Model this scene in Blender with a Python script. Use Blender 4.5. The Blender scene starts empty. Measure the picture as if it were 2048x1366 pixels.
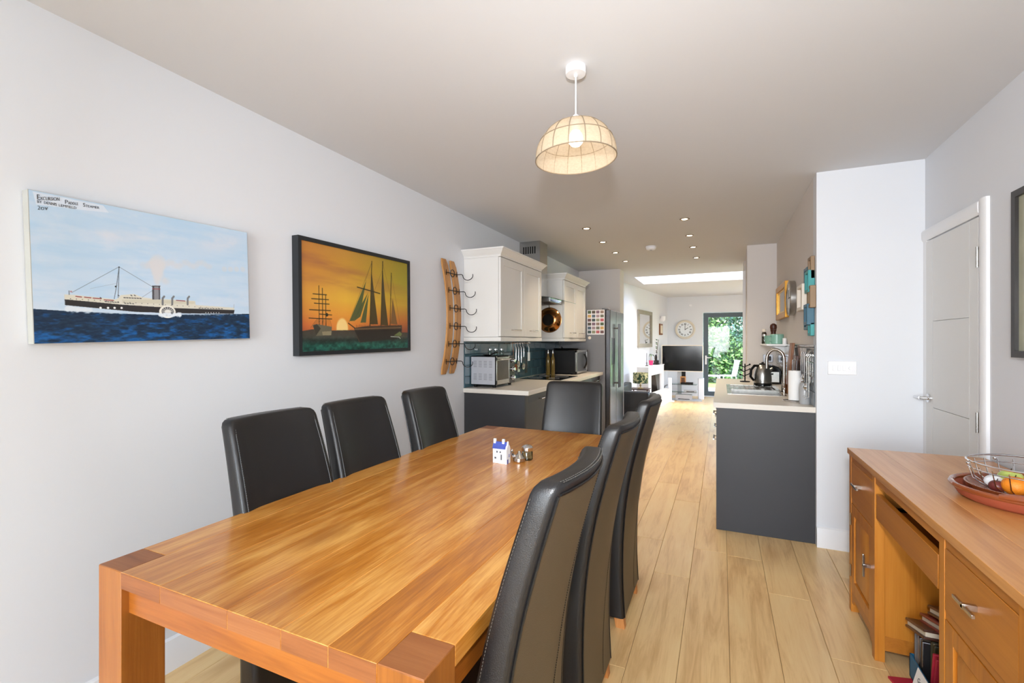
import bpy, bmesh, math, random
import numpy as np
from mathutils import Vector, Matrix
random.seed(7); rng = np.random.default_rng(7)
S = bpy.context.scene
C = S.collection
PI = math.pi

# ------------------------------------------------------------------ camera, world, sun, large lights, exposure
cam = bpy.data.cameras.new('camera'); co = bpy.data.objects.new('camera', cam); C.objects.link(co)
cam.sensor_width = 36; cam.lens = 932 / 2048 * 36; cam.clip_start = 0.02
co.location = (0, 0, 1.37); co.rotation_euler = (PI / 2, 0, math.radians(24.207))
S.camera = co
S.view_settings.view_transform = 'Standard'; S.view_settings.look = 'None'
S.view_settings.gamma = 1; S.view_settings.exposure = 0.68
S.view_settings.use_curve_mapping = False

W = bpy.data.worlds.new('sky'); S.world = W; W.use_nodes = True
wn = W.node_tree; wn.nodes.clear()
sk = wn.nodes.new('ShaderNodeTexSky'); sk.sky_type = 'NISHITA'; sk.sun_disc = False
sk.sun_elevation = math.radians(55); sk.sun_rotation = math.radians(149); sk.air_density = 1.0; sk.dust_density = 2.0
bg = wn.nodes.new('ShaderNodeBackground'); bg.inputs[1].default_value = 1.05
wo = wn.nodes.new('ShaderNodeOutputWorld')
wn.links.new(sk.outputs[0], bg.inputs[0]); wn.links.new(bg.outputs[0], wo.inputs[0])

def area(name, loc, rot, sx, sy, power, col=(1, 1, 1), spread=180):
    l = bpy.data.lights.new(name, 'AREA'); l.shape = 'RECTANGLE'; l.size = sx; l.size_y = sy
    l.energy = power; l.color = col; l.spread = math.radians(spread)
    o = bpy.data.objects.new(name, l); C.objects.link(o); o.location = loc; o.rotation_euler = rot
    return o
sun = bpy.data.lights.new('sun', 'SUN'); sun.energy = 1.5; sun.angle = math.radians(1.0); sun.color = (1, .95, .86)
so = bpy.data.objects.new('sun', sun); C.objects.link(so)
so.rotation_euler = Vector((-0.30, 0.50, -0.85)).to_track_quat('-Z', 'Y').to_euler()
# daylight through the wide window behind the camera
area('daylight_window', (-0.4, -3.43, 1.35), (PI / 2, 0, 0), 2.4, 1.7, 96, (.79, .89, 1.0))
# added fill for the living room, set in a made-up side window
area('living_fill', (2.42, 10.2, 1.35), (0, PI / 2, 0), 1.7, 2.6, 17, (1, .98, .93))
# the photographer's flash beside the camera
area('camera_flash', (0.03, -0.12, 1.70), (math.radians(90), 0, math.radians(10)), .10, .10, 14.5, (.96, .97, 1), 112)
# added fill light behind the camera, aimed up to brighten the ceiling
area('ceiling_fill', (-0.1, -0.6, 1.1), (math.radians(140), 0, math.radians(-8)), .6, .6, 3, (.80, .90, 1.0), 150)

# ------------------------------------------------------------------ materials
def lin(c):
    if isinstance(c, str):
        c = [int(c[i:i + 2], 16) / 255 for i in (0, 2, 4)]
    return tuple(x / 12.92 if x <= .04045 else ((x + .055) / 1.055) ** 2.4 for x in c[:3]) + (1,)
def mk(name):
    m = bpy.data.materials.new(name); m.use_nodes = True
    return m, m.node_tree, m.node_tree.nodes['Principled BSDF']
def M(name, col, rough=.5, metal=0, var=0.03, scale=8, bump=0, bscale=200, coat=0, trans=0, emis=None, estr=0, aniso=0, spec=.5):
    m, nt, b = mk(name); n = nt.nodes; L = nt.links
    base = lin(col)
    b.inputs['Roughness'].default_value = rough; b.inputs['Metallic'].default_value = metal
    b.inputs['Coat Weight'].default_value = coat; b.inputs['Transmission Weight'].default_value = trans
    b.inputs['Specular IOR Level'].default_value = spec
    tc = n.new('ShaderNodeTexCoord')
    no = n.new('ShaderNodeTexNoise'); no.inputs['Scale'].default_value = scale; no.inputs['Detail'].default_value = 4
    L.new(tc.outputs['Object'], no.inputs['Vector'])
    mr = n.new('ShaderNodeMix'); mr.data_type = 'RGBA'
    mr.inputs[6].default_value = tuple(max(0, x * (1 - var)) for x in base[:3]) + (1,)
    mr.inputs[7].default_value = tuple(min(1, x * (1 + var)) for x in base[:3]) + (1,)
    L.new(no.outputs[0], mr.inputs[0]); L.new(mr.outputs[2], b.inputs['Base Color'])
    if bump:
        n2 = n.new('ShaderNodeTexNoise'); n2.inputs['Scale'].default_value = bscale; n2.inputs['Detail'].default_value = 3
        L.new(tc.outputs['Object'], n2.inputs['Vector'])
        bp = n.new('ShaderNodeBump'); bp.inputs['Strength'].default_value = bump; bp.inputs['Distance'].default_value = .002
        L.new(n2.outputs[0], bp.inputs['Height']); L.new(bp.outputs[0], b.inputs['Normal'])
    if emis:
        b.inputs['Emission Color'].default_value = lin(emis); b.inputs['Emission Strength'].default_value = estr
    return m
def wood(name, dark, mid, light, axis='Y', rough=.4, coat=0, fine=1.0, knots=True, bump=.12, rnd=.25, streak=1.0, ys=1.0):
    m, nt, b = mk(name); n = nt.nodes; L = nt.links
    tc = n.new('ShaderNodeTexCoord'); oi = n.new('ShaderNodeObjectInfo')
    mul = n.new('ShaderNodeVectorMath'); mul.operation = 'MULTIPLY'; mul.inputs[1].default_value = (37, 23, 51)
    cx = n.new('ShaderNodeCombineXYZ')
    for i in range(3): L.new(oi.outputs['Random'], cx.inputs[i])
    L.new(cx.outputs[0], mul.inputs[0])
    add = n.new('ShaderNodeVectorMath'); L.new(tc.outputs['Object'], add.inputs[0]); L.new(mul.outputs[0], add.inputs[1])
    sc = [14 * fine] * 3; sc['XYZ'.index(axis)] = 0.9 * fine * ys
    mp = n.new('ShaderNodeMapping'); mp.inputs['Scale'].default_value = sc; L.new(add.outputs[0], mp.inputs[0])
    n1 = n.new('ShaderNodeTexNoise'); n1.inputs['Scale'].default_value = 1.0; n1.inputs['Detail'].default_value = 6
    n1.inputs['Roughness'].default_value = .62; n1.inputs['Distortion'].default_value = .9
    L.new(mp.outputs[0], n1.inputs['Vector'])
    sc2 = [150 * fine] * 3; sc2['XYZ'.index(axis)] = 5 * fine * ys
    mp2 = n.new('ShaderNodeMapping'); mp2.inputs['Scale'].default_value = sc2; L.new(add.outputs[0], mp2.inputs[0])
    n2 = n.new('ShaderNodeTexNoise'); n2.inputs['Scale'].default_value = 1.0; n2.inputs['Detail'].default_value = 3
    L.new(mp2.outputs[0], n2.inputs['Vector'])
    n3 = n.new('ShaderNodeTexNoise'); n3.inputs['Scale'].default_value = 2.2; n3.inputs['Detail'].default_value = 2
    L.new(add.outputs[0], n3.inputs['Vector'])
    a1 = n.new('ShaderNodeMath'); a1.operation = 'MULTIPLY_ADD'; a1.inputs[1].default_value = .28 * streak; L.new(n2.outputs[0], a1.inputs[0]); L.new(n1.outputs[0], a1.inputs[2])
    a2 = n.new('ShaderNodeMath'); a2.operation = 'MULTIPLY_ADD'; a2.inputs[1].default_value = .3; L.new(n3.outputs[0], a2.inputs[0]); L.new(a1.outputs[0], a2.inputs[2])
    a3 = n.new('ShaderNodeMath'); a3.operation = 'MULTIPLY_ADD'; a3.inputs[1].default_value = rnd; L.new(oi.outputs['Random'], a3.inputs[0]); L.new(a2.outputs[0], a3.inputs[2])
    o = .14 * streak + .15 + rnd / 2
    mr = n.new('ShaderNodeMapRange'); mr.inputs[1].default_value = .18 + o; mr.inputs[2].default_value = .82 + o; L.new(a3.outputs[0], mr.inputs[0])
    r = n.new('ShaderNodeValToRGB'); r.color_ramp.elements[0].color = lin(dark); r.color_ramp.elements[1].color = lin(light)
    e = r.color_ramp.elements.new(.48); e.color = lin(mid); L.new(mr.outputs[0], r.inputs[0])
    out = r.outputs[0]
    if knots:
        sk_ = [5.2] * 3; sk_['XYZ'.index(axis)] = 1.7
        mk_ = n.new('ShaderNodeMapping'); mk_.inputs['Scale'].default_value = sk_; L.new(add.outputs[0], mk_.inputs[0])
        nd = n.new('ShaderNodeTexNoise'); nd.inputs['Scale'].default_value = 3; L.new(mk_.outputs[0], nd.inputs['Vector'])
        mxv = n.new('ShaderNodeMix'); mxv.data_type = 'VECTOR'; mxv.inputs[0].default_value = .22
        L.new(mk_.outputs[0], mxv.inputs[4]); L.new(nd.outputs[1], mxv.inputs[5])
        v = n.new('ShaderNodeTexVoronoi'); v.inputs['Scale'].default_value = 1.0; L.new(mxv.outputs[1], v.inputs['Vector'])
        kr = n.new('ShaderNodeMapRange'); kr.inputs[1].default_value = .05; kr.inputs[2].default_value = .22; kr.inputs[3].default_value = .62; kr.inputs[4].default_value = 0
        L.new(v.outputs['Distance'], kr.inputs[0])
        mm = n.new('ShaderNodeMix'); mm.data_type = 'RGBA'; mm.inputs[7].default_value = lin(dark)
        L.new(kr.outputs[0], mm.inputs[0]); L.new(out, mm.inputs[6]); out = mm.outputs[2]
    L.new(out, b.inputs['Base Color'])
    b.inputs['Roughness'].default_value = rough; b.inputs['Coat Weight'].default_value = coat; b.inputs['Coat Roughness'].default_value = .18
    bp = n.new('ShaderNodeBump'); bp.inputs['Strength'].default_value = bump; bp.inputs['Distance'].default_value = .001
    L.new(n2.outputs[0], bp.inputs['Height']); L.new(bp.outputs[0], b.inputs['Normal'])
    return m
def glassm(name, tint='FFFFFF', gloss=.1, rough=.02):
    m = bpy.data.materials.new(name); m.use_nodes = True; nt = m.node_tree; nt.nodes.clear(); n = nt.nodes; L = nt.links
    t = n.new('ShaderNodeBsdfTransparent'); t.inputs[0].default_value = lin(tint)
    g = n.new('ShaderNodeBsdfGlossy'); g.inputs['Roughness'].default_value = rough
    f = n.new('ShaderNodeFresnel'); f.inputs[0].default_value = 1.17
    ml = n.new('ShaderNodeMath'); ml.operation = 'MULTIPLY_ADD'; ml.inputs[1].default_value = 1; ml.inputs[2].default_value = gloss * .2; L.new(f.outputs[0], ml.inputs[0])
    mx = n.new('ShaderNodeMixShader'); L.new(ml.outputs[0], mx.inputs[0]); L.new(t.outputs[0], mx.inputs[1]); L.new(g.outputs[0], mx.inputs[2])
    o = n.new('ShaderNodeOutputMaterial'); L.new(mx.outputs[0], o.inputs[0]); return m
def vcol(name, rough=.5, coat=0):
    m, nt, b = mk(name); a = nt.nodes.new('ShaderNodeVertexColor'); a.layer_name = 'Col'
    nt.links.new(a.outputs[0], b.inputs['Base Color']); b.inputs['Roughness'].default_value = rough; b.inputs['Coat Weight'].default_value = coat
    return m
def translucent(name, col, mixt=.55, alpha=.25):
    m = bpy.data.materials.new(name); m.use_nodes = True; nt = m.node_tree; nt.nodes.clear(); n = nt.nodes; L = nt.links
    d = n.new('ShaderNodeBsdfDiffuse'); d.inputs[0].default_value = lin(col)
    t = n.new('ShaderNodeBsdfTranslucent'); t.inputs[0].default_value = lin(col)
    x = n.new('ShaderNodeBsdfTransparent')
    m1 = n.new('ShaderNodeMixShader'); m1.inputs[0].default_value = mixt; L.new(d.outputs[0], m1.inputs[1]); L.new(t.outputs[0], m1.inputs[2])
    no = n.new('ShaderNodeTexNoise'); no.inputs['Scale'].default_value = 30
    r = n.new('ShaderNodeMapRange'); r.inputs[3].default_value = alpha * .6; r.inputs[4].default_value = alpha * 1.4; L.new(no.outputs[0], r.inputs[0])
    m2 = n.new('ShaderNodeMixShader'); L.new(r.outputs[0], m2.inputs[0]); L.new(m1.outputs[0], m2.inputs[1]); L.new(x.outputs[0], m2.inputs[2])
    o = n.new('ShaderNodeOutputMaterial'); L.new(m2.outputs[0], o.inputs[0]); return m

m_wall = M('wall_paint', 'DFE1E5', .85, var=.012, scale=1.5, bump=.05, bscale=90)
m_wallw = M('kitchen_wall_paint', 'DCD6D2', .85, var=.012, scale=1.5, bump=.05, bscale=90)
m_ceil = M('ceiling_paint', 'D5D6D8', .9, var=.015, scale=1.2)
m_trim = M('gloss_white', 'EDEDEE', .35, var=.01)
m_door = M('door_white', 'DEDDDA', .4, var=.01)
m_sub = M('subfloor', '5A4836', .9)
m_floor = wood('oak_laminate', 'CB9C62', 'ECC68A', 'F4D69C', 'Y', .34, coat=.15, fine=1.1, rnd=.14, ys=1.5, streak=.9)
m_table = wood('table_oak', '995614', 'C27926', 'E6AA58', 'Y', .30, coat=.35, fine=1.25, rnd=.26, knots=True, ys=1.6, streak=1.9)
m_tableg = wood('table_end_grain', '74401C', '95592E', 'A86C3C', 'X', .45, fine=2.0, knots=False, rnd=.3)
m_tleg = wood('table_leg_oak', '74400F', '98581A', 'AC6C2A', 'Z', .42, coat=.15, fine=1.3, knots=False, bump=.3)
m_trail = wood('table_rail_oak', '864610', 'A8601C', 'BC762C', 'X', .42, coat=.15, fine=1.3, knots=False)
m_traily = wood('table_side_rail_oak', '864610', 'A8601C', 'BC762C', 'Y', .42, coat=.15, fine=1.3, knots=False)
m_desk = wood('desk_oak', '94500F', 'BE7420', 'D08A34', 'Z', .38, coat=.2, fine=1.1, knots=False, streak=.6)
m_deskh = wood('desk_oak_drawer', '9A581A', 'B36D22', 'C47D2E', 'Y', .38, coat=.2, fine=1.1, knots=False, streak=.6)
m_deskt = wood('desk_top_oak', 'AE6E34', 'D09152', 'E2AA6C', 'Y', .33, coat=.3, fine=.9, knots=False, rnd=.35)
m_leather = M('black_leather', '151415', .38, var=.12, scale=18, bump=.25, bscale=420, spec=.6)
m_leather2 = M('leather_back_reflection', '4A3F2F', .45, var=.10, scale=10, bump=.2, bscale=420, spec=.6)  # same black leather, the floor's reflection put into its brown colour
m_piping = M('leather_piping', '0E0E0F', .4)
m_stitch = M('stitching', '55524C', .7)
m_stitchd = M('dark_stitching', '14110E', .7)
m_foot = wood('chair_leg_oak', 'A5642A', 'C98344', 'DA9A5C', 'Z', .45, knots=False, fine=1.5)
m_grey = M('anthracite_unit', '303033', .45, var=.04, bump=.05)
m_cab = M('white_cabinet', 'E0DEDA', .42, var=.01)
m_work = M('worktop_stone', 'D9D2C8', .32, var=.05, scale=40)
m_steel = M('brushed_steel', 'B0AEAA', .25, 1, var=.06, scale=30)
m_steeld = M('dark_steel', '6D6D70', .3, .9, var=.05)
m_fridge = M('fridge_steel', '6C6D71', .25, .9, var=.03)
m_fridges = M('fridge_side_grey', '77777B', .45, .2, var=.03)
m_chrome = M('chrome', 'E4E4E6', .08, 1, var=.0)
m_nickel = M('satin_nickel', 'C2BCB4', .22, 1, var=.02)
m_black = M('black_gloss', '0B0B0C', .12, var=.05)
m_blackm = M('black_matt', '070708', .45, spec=.25)
m_hob = M('hob_glass', '0A0A0B', .05, var=0)
m_tile = M('teal_grey_tile', '476470', .12, var=.10, scale=3, coat=.5)
m_tileg = M('grey_glass_tile', '6E757B', .10, var=.12, scale=3, coat=.5)
m_grout = M('grout', '3A474E', .8)
m_groutl = M('light_grout', '9C9C9C', .8)
m_white = M('white_plastic', 'EEEEF0', .35, var=.005)
m_paper = M('paper_white', 'F2F0EE', .9, var=.02, bump=.3, bscale=150)
m_canvas = M('canvas_edge', 'B4B4AE', .9, var=.05, bump=.3, bscale=300)
m_copper = M('copper', 'B07A48', .18, 1, var=.15, scale=12)
m_teal = M('teal_frame', '2F9494', .45, var=.1)
m_blue = M('petrol_frame', '2B6076', .45, var=.1)
m_brownf = M('brown_frame', '8F7455', .5, var=.1)
m_cream = M('cream_frame', 'E9DECF', .5)
m_gold = M('gold_frame', 'C08A30', .35, .6, var=.15, scale=20)
m_glass = glassm('window_glass'); m_gl2 = glassm('clear_glass', 'E2EFEC', .3)
m_mirror = M('mirror_glass', 'F2F2F2', .02, 1, var=0)
m_picglass = M('picture_dark_glass', '6F7263', .1, var=.3, scale=5)
m_teapot = M('mint_enamel', '86B5A4', .3)
m_dwood = M('dark_brown_wood', '4A2417', .4, var=.25, scale=20)
m_bwood = wood('chopping_board_wood', '70401E', '8D5527', 'A2682F', 'Z', .45, knots=False)
m_terra = M('terracotta', 'A8543A', .6, var=.12, scale=14, bump=.3, bscale=60)
m_terrag = M('terracotta_glaze', '8A4522', .15, var=.2, scale=10, coat=.6)
m_orange = M('orange_peel', 'F08A1E', .45, var=.06, bump=.6, bscale=350)
m_apple = M('green_apple_skin', 'B9C86A', .3, var=.1)
m_tomato = M('red_fruit_skin', 'D2502A', .3, var=.1)
m_bulb = M('bulb_glow', 'FFFFFF', .3, emis='FFE9C0', estr=6)
m_spot = M('downlight_glow', 'FFFFFF', .3, emis='FFEBCB', estr=6)
m_ring = M('downlight_ring', '8E7A66', .35, .7)
m_shade = translucent('capiz_shade', 'CDBDA6', .30, .30)
m_rib = M('shade_wire', '857560', .5)
m_anth = M('anthracite_frame', '47535A', .4)
m_grass = M('grass_green', '7CA84A', .9, var=.3, scale=3)
m_leafd = M('leaf_dark', '2C4E30', .6, var=.4, scale=2); m_leafl = M('leaf_light', '6C9150', .6, var=.3, scale=2)
m_patio = M('patio_stone', 'C9C2B8', .85, var=.08)
m_fence = wood('garden_fence_wood', '7D858A', '98A2A6', 'B4BCBE', 'Z', .8, knots=False)
m_sofa = M('sofa_black', '17181B', .45, var=.1, bump=.2)
m_redc = M('red_card', 'B3223A', .6); m_bluec = M('blue_card', '1E6E98', .5); m_brownl = M('brown_album', '4A2A1E', .35, var=.15)
m_pages = M('album_pages', 'D8CDB8', .8); m_greyc = M('grey_card', '6E6A68', .5); m_wine = M('wine_red_album', '7A1522', .35)
m_dgreen = M('olive_album', '3F3A22', .4)
m_ink = M('ink_black', '101014', .7, var=0); m_ink2 = M('ink_grey', '4A4A4E', .7, var=0)
m_greyp = M('grey_gloss_panel', 'A9A9AA', .3); m_lampb = M('lamp_base_wood', 'C2A878', .4)
m_pink = M('pink_pot', 'C22A62', .35); m_bronze = M('dark_bronze', '2B2420', .35, .3)
m_clockf = M('clock_face', 'E9EDF0', .5); m_clockr = M('clock_rim', 'D8CFBF', .5)
m_oil = M('olive_oil', '9C8040', .1, var=.2, trans=.6)
m_staves = wood('stave_oak', '8A5A2E', 'BB8448', 'D6A265', 'Z', .45, fine=1.4, knots=False, rnd=.1)
m_iron = M('black_iron', '1A1A1C', .45, .5)
m_delft = M('blue_glaze', '3F4E9C', .2, var=.25, scale=60); m_porc = M('white_porcelain', 'EEF1F4', .15)
m_soil = M('soil', '3A2A1E', .9)

# ------------------------------------------------------------------ mesh builder
class MB:
    def __init__(s): s.v = []; s.f = []
    def add(s, vs, fs):
        k = len(s.v); s.v += [tuple(map(float, v)) for v in vs]; s.f += [tuple(i + k for i in f) for f in fs]; return s
    def box(s, a, b):
        x0, y0, z0 = [min(a[i], b[i]) for i in range(3)]; x1, y1, z1 = [max(a[i], b[i]) for i in range(3)]
        return s.add([(x0, y0, z0), (x1, y0, z0), (x1, y1, z0), (x0, y1, z0), (x0, y0, z1), (x1, y0, z1), (x1, y1, z1), (x0, y1, z1)],
                     [(0, 3, 2, 1), (4, 5, 6, 7), (0, 1, 5, 4), (1, 2, 6, 5), (2, 3, 7, 6), (3, 0, 4, 7)])
    def obox(s, c, ax, ay, az, hx, hy, hz):
        c = Vector(c); ax, ay, az = [Vector(q).normalized() for q in (ax, ay, az)]
        vs = [c + ax * hx * i + ay * hy * j + az * hz * k for k in (-1, 1) for j in (-1, 1) for i in (-1, 1)]
        return s.add(vs, [(0, 2, 3, 1), (4, 5, 7, 6), (0, 1, 5, 4), (1, 3, 7, 5), (3, 2, 6, 7), (2, 0, 4, 6)])
    def flare(s, a, b, o0, o1, z0, z1):      # block whose outline grows from o0 to o1 (front +x and both y ends)
        x0, y0 = a; x1, y1 = b
        r = lambda o, z: [(x0, y0 - o, z), (x1 + o, y0 - o, z), (x1 + o, y1 + o, z), (x0, y1 + o, z)]
        return s.add(r(o0, z0) + r(o1, z1), [(0, 3, 2, 1), (4, 5, 6, 7), (0, 1, 5, 4), (1, 2, 6, 5), (2, 3, 7, 6), (3, 0, 4, 7)])
    def loft(s, rings, caps=True, closed=True):
        n = len(rings[0]); k = len(rings); vs = [p for r in rings for p in r]; fs = []
        for i in range(k - 1):
            for j in range(n if closed else n - 1):
                a = i * n + j; b = i * n + (j + 1) % n; fs.append((a, b, b + n, a + n))
        if caps: fs += [tuple(range(n - 1, -1, -1)), tuple(range((k - 1) * n, k * n))]
        return s.add(vs, fs)
    def tube(s, pts, r, n=8, closed=False):
        P = [Vector(p) for p in pts]; rs = r if isinstance(r, (list, tuple)) else [r] * len(P)
        rings = []; up = None
        for i, p in enumerate(P):
            if closed: t = P[(i + 1) % len(P)] - P[i - 1]
            else: t = P[min(i + 1, len(P) - 1)] - P[max(i - 1, 0)]
            t.normalize()
            if up is None: up = Vector((0, 0, 1)) if abs(t.z) < .9 else Vector((1, 0, 0))
            u = (up - t * up.dot(t)); u = u.normalized() if u.length > 1e-6 else t.orthogonal().normalized(); up = u; w = t.cross(u)
            rings.append([p + (u * math.cos(2 * PI * j / n) + w * math.sin(2 * PI * j / n)) * rs[i] for j in range(n)])
        if closed: rings.append(rings[0])
        return s.loft(rings, caps=not closed)
    def lathe(s, prof, c=(0, 0, 0), n=24, axis='Z', a0=0):
        cx, cy, cz = c; rings = []
        for r, z in prof:
            rg = []
            for j in range(n):
                a = 2 * PI * j / n + a0; p = (max(r, 1e-4) * math.cos(a), max(r, 1e-4) * math.sin(a), z)
                if axis == 'X': p = (p[2], p[0], p[1])
                if axis == 'Y': p = (p[1], p[2], p[0])
                rg.append((cx + p[0], cy + p[1], cz + p[2]))
            rings.append(rg)
        return s.loft(rings)
    def prism(s, pts, axis, a, b):
        def P(p, q): return {'X': (q, p[0], p[1]), 'Y': (p[0], q, p[1]), 'Z': (p[0], p[1], q)}[axis]
        return s.loft([[P(p, a) for p in pts], [P(p, b) for p in pts]])
    def ball(s, c, r, n=12, sz=1):
        return s.lathe([(r * math.sin(PI * i / n), -r * sz * math.cos(PI * i / n)) for i in range(n + 1)], c, 2 * n)
def tag(o, label=None, cat=None, group=None, kind=None):
    if label: o['label'] = label
    if cat: o['category'] = cat
    if group: o['group'] = group
    if kind: o['kind'] = kind
    return o
def rootloc(o):
    v = Vector((0, 0, 0))
    while o is not None: v += o.location; o = o.parent
    return v
def mesh(name, mb, off=Vector((0, 0, 0)), sm=35):
    me = bpy.data.meshes.new(name); me.from_pydata([tuple(Vector(v) - off) for v in mb.v], [], mb.f)
    bm = bmesh.new(); bm.from_mesh(me); bmesh.ops.recalc_face_normals(bm, faces=bm.faces); bm.to_mesh(me); bm.free()
    if sm:
        me.polygons.foreach_set('use_smooth', [True] * len(me.polygons)); me.set_sharp_from_angle(angle=math.radians(sm))
    return me
def T(name, label, cat, loc, group=None):
    o = bpy.data.objects.new(name, None); o.empty_display_size = .05; C.objects.link(o); o.location = loc
    return tag(o, label, cat, group)
def p(name, mb, mat, parent=None, bev=0, label=None, sm=35, kind=None, seg=2):
    off = rootloc(parent) if parent is not None else Vector((0, 0, 0))
    me = mesh(name, mb, off, sm); me.materials.append(mat)
    o = bpy.data.objects.new(name, me); C.objects.link(o)
    if parent is not None: o.parent = parent
    if bev:
        b = o.modifiers.new('bevel', 'BEVEL'); b.width = bev; b.segments = seg; b.limit_method = 'ANGLE'; b.angle_limit = math.radians(40); b.harden_normals = False
    tag(o, label, kind=kind); return o
def solo(name, mb, mat, label, cat, group=None, bev=0):      # a thing that is one mesh
    c = Vector([sum(v[i] for v in mb.v) / len(mb.v) for i in range(3)]); c.z = min(v[2] for v in mb.v)
    me = mesh(name, mb, c); me.materials.append(mat); o = bpy.data.objects.new(name, me); C.objects.link(o); o.location = c
    if bev:
        b = o.modifiers.new('bevel', 'BEVEL'); b.width = bev; b.segments = 2; b.limit_method = 'ANGLE'
    return tag(o, label, cat, group)
def st(name, mb, mat, parent=None, bev=0):
    o = p(name, mb, mat, parent, bev)
    if parent is None: o['kind'] = 'structure'
    return o
def dup(r, loc, rz=0, label=None):
    c = r.copy(); C.objects.link(c); c.location = loc; c.rotation_euler = (0, 0, rz)
    if label: c['label'] = label
    for ch in list(r.children):
        k = ch.copy(); C.objects.link(k); k.parent = c
        for g in list(ch.children):
            q = g.copy(); C.objects.link(q); q.parent = k
    return c
def text(s, size, mat, parent, origin, xdir, ydir, name='lettering', ext=.0004, align='LEFT', sx=1.0, offset=0.0):
    cu = bpy.data.curves.new('txt', 'FONT'); cu.body = s; cu.size = size; cu.extrude = ext; cu.align_x = align; cu.offset = offset; cu.resolution_u = 3
    o = bpy.data.objects.new('txt', cu); C.objects.link(o)
    bpy.context.view_layer.update()
    me = bpy.data.meshes.new_from_object(o.evaluated_get(bpy.context.evaluated_depsgraph_get()))
    bpy.data.objects.remove(o)
    x = Vector(xdir).normalized() * sx; y = Vector(ydir).normalized(); z = x.cross(y).normalized()
    off = Vector(origin) - rootloc(parent)
    mt = Matrix(((x.x, y.x, z.x, off.x), (x.y, y.y, z.y, off.y), (x.z, y.z, z.z, off.z), (0, 0, 0, 1)))
    me.transform(mt); me.materials.clear(); me.materials.append(mat); me.name = name
    r = bpy.data.objects.new(name, me); C.objects.link(r); r.parent = parent
    return r
B = lambda a, b: MB().box(a, b)
def arc(c, r, a0, a1, n, f):      # f(cos, sin) -> point offset
    return [tuple(Vector(c) + Vector(f(r * math.cos(a0 + (a1 - a0) * i / n), r * math.sin(a0 + (a1 - a0) * i / n)))) for i in range(n + 1)]

# ------------------------------------------------------------------ room shell
ZC = 2.50
st('wall_left', B((-2.2, -3.6, 0), (-2.1, 7.3, ZC)), m_wall)
wb = MB(); wb.box((-2.2, -3.6, 0), (1.25, -3.5, .5)).box((-2.2, -3.6, 2.2), (1.25, -3.5, ZC)).box((-2.2, -3.6, .5), (-1.62, -3.5, 2.2)).box((.82, -3.6, .5), (1.25, -3.5, 2.2))
st('wall_back', wb, m_wall)
wr = MB(); wr.box((1.15, -3.5, 0), (1.25, 2.99, ZC)).box((1.15, 2.99, 1.985), (1.25, 3.635, ZC)).box((1.15, 3.635, 0), (1.25, 3.68, ZC))
st('wall_right', wr, m_wall)
st('wall_nook', B((.58, 3.68, 0), (1.25, 3.80, ZC)), m_wall)
kr = MB(); kr.box((.58, 3.80, 0), (.70, 7.3, ZC)).box((.275, 6.14, 0), (.58, 6.42, ZC))
st('wall_kitchen', kr, m_wallw)
st('wall_partition', B((-2.1, 7.3, 0), (-1.44, 7.6, ZC)), m_wallw)
st('wall_opening', B((.289, 7.3, 0), (2.6, 7.6, ZC)), m_wallw)
xl = lambda y: -1.70 + .121 * (y - 9)
st('wall_living_left', MB().prism([(xl(7.6) - .2, 7.6), (xl(7.6), 7.6), (xl(12.55), 12.55), (xl(12.55) - .2, 12.55)], 'Z', 0, ZC), m_wall)
wl = MB(); wl.box((-1.7, 12.55, 0), (-.42, 12.75, ZC)).box((-.42, 12.55, 2.09), (1.6, 12.75, ZC)).box((1.6, 12.55, 0), (2.7, 12.75, ZC)).box((-.42, 12.55, 0), (1.6, 12.75, .02))
st('wall_living_end', wl, m_wall)
wx = MB(); wx.box((2.5, 7.6, 0), (2.6, 12.55, .5)).box((2.5, 7.6, 2.2), (2.6, 12.55, ZC)).box((2.5, 7.6, .5), (2.6, 8.9, 2.2)).box((2.5, 11.5, .5), (2.6, 12.55, 2.2))
st('wall_living_right', wx, m_wall)
sx0, sx1, sy0, sy1 = -1.40, 1.6, 8.36, 9.46
ce = MB(); ce.box((-2.2, -3.6, ZC), (1.25, 7.6, ZC + .1)).box((1.25, 3.7, ZC), (2.6, 7.6, ZC + .1)).box((-2.2, 7.6, ZC), (2.6, sy0, ZC + .1)).box((-2.2, sy1, ZC), (2.6, 12.75, ZC + .1)).box((-2.2, sy0, ZC), (sx0, sy1, ZC + .1)).box((sx1, sy0, ZC), (2.6, sy1, ZC + .1))
st('ceiling', ce, m_ceil)
# skylight with its upstand and pane
up = MB(); h0, h1 = ZC + .1, ZC + .42
up.box((sx0 - .05, sy0 - .05, h0), (sx0, sy1 + .05, h1)).box((sx1, sy0 - .05, h0), (sx1 + .05, sy1 + .05, h1)).box((sx0, sy0 - .05, h0), (sx1, sy0, h1)).box((sx0, sy1, h0), (sx1, sy1 + .05, h1))
w2 = st('window_2', up, m_wall)
st('window_pane', B((sx0, sy0, h1 - .03), (sx1, sy1, h1 - .02)), m_glass, w2)
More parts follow.
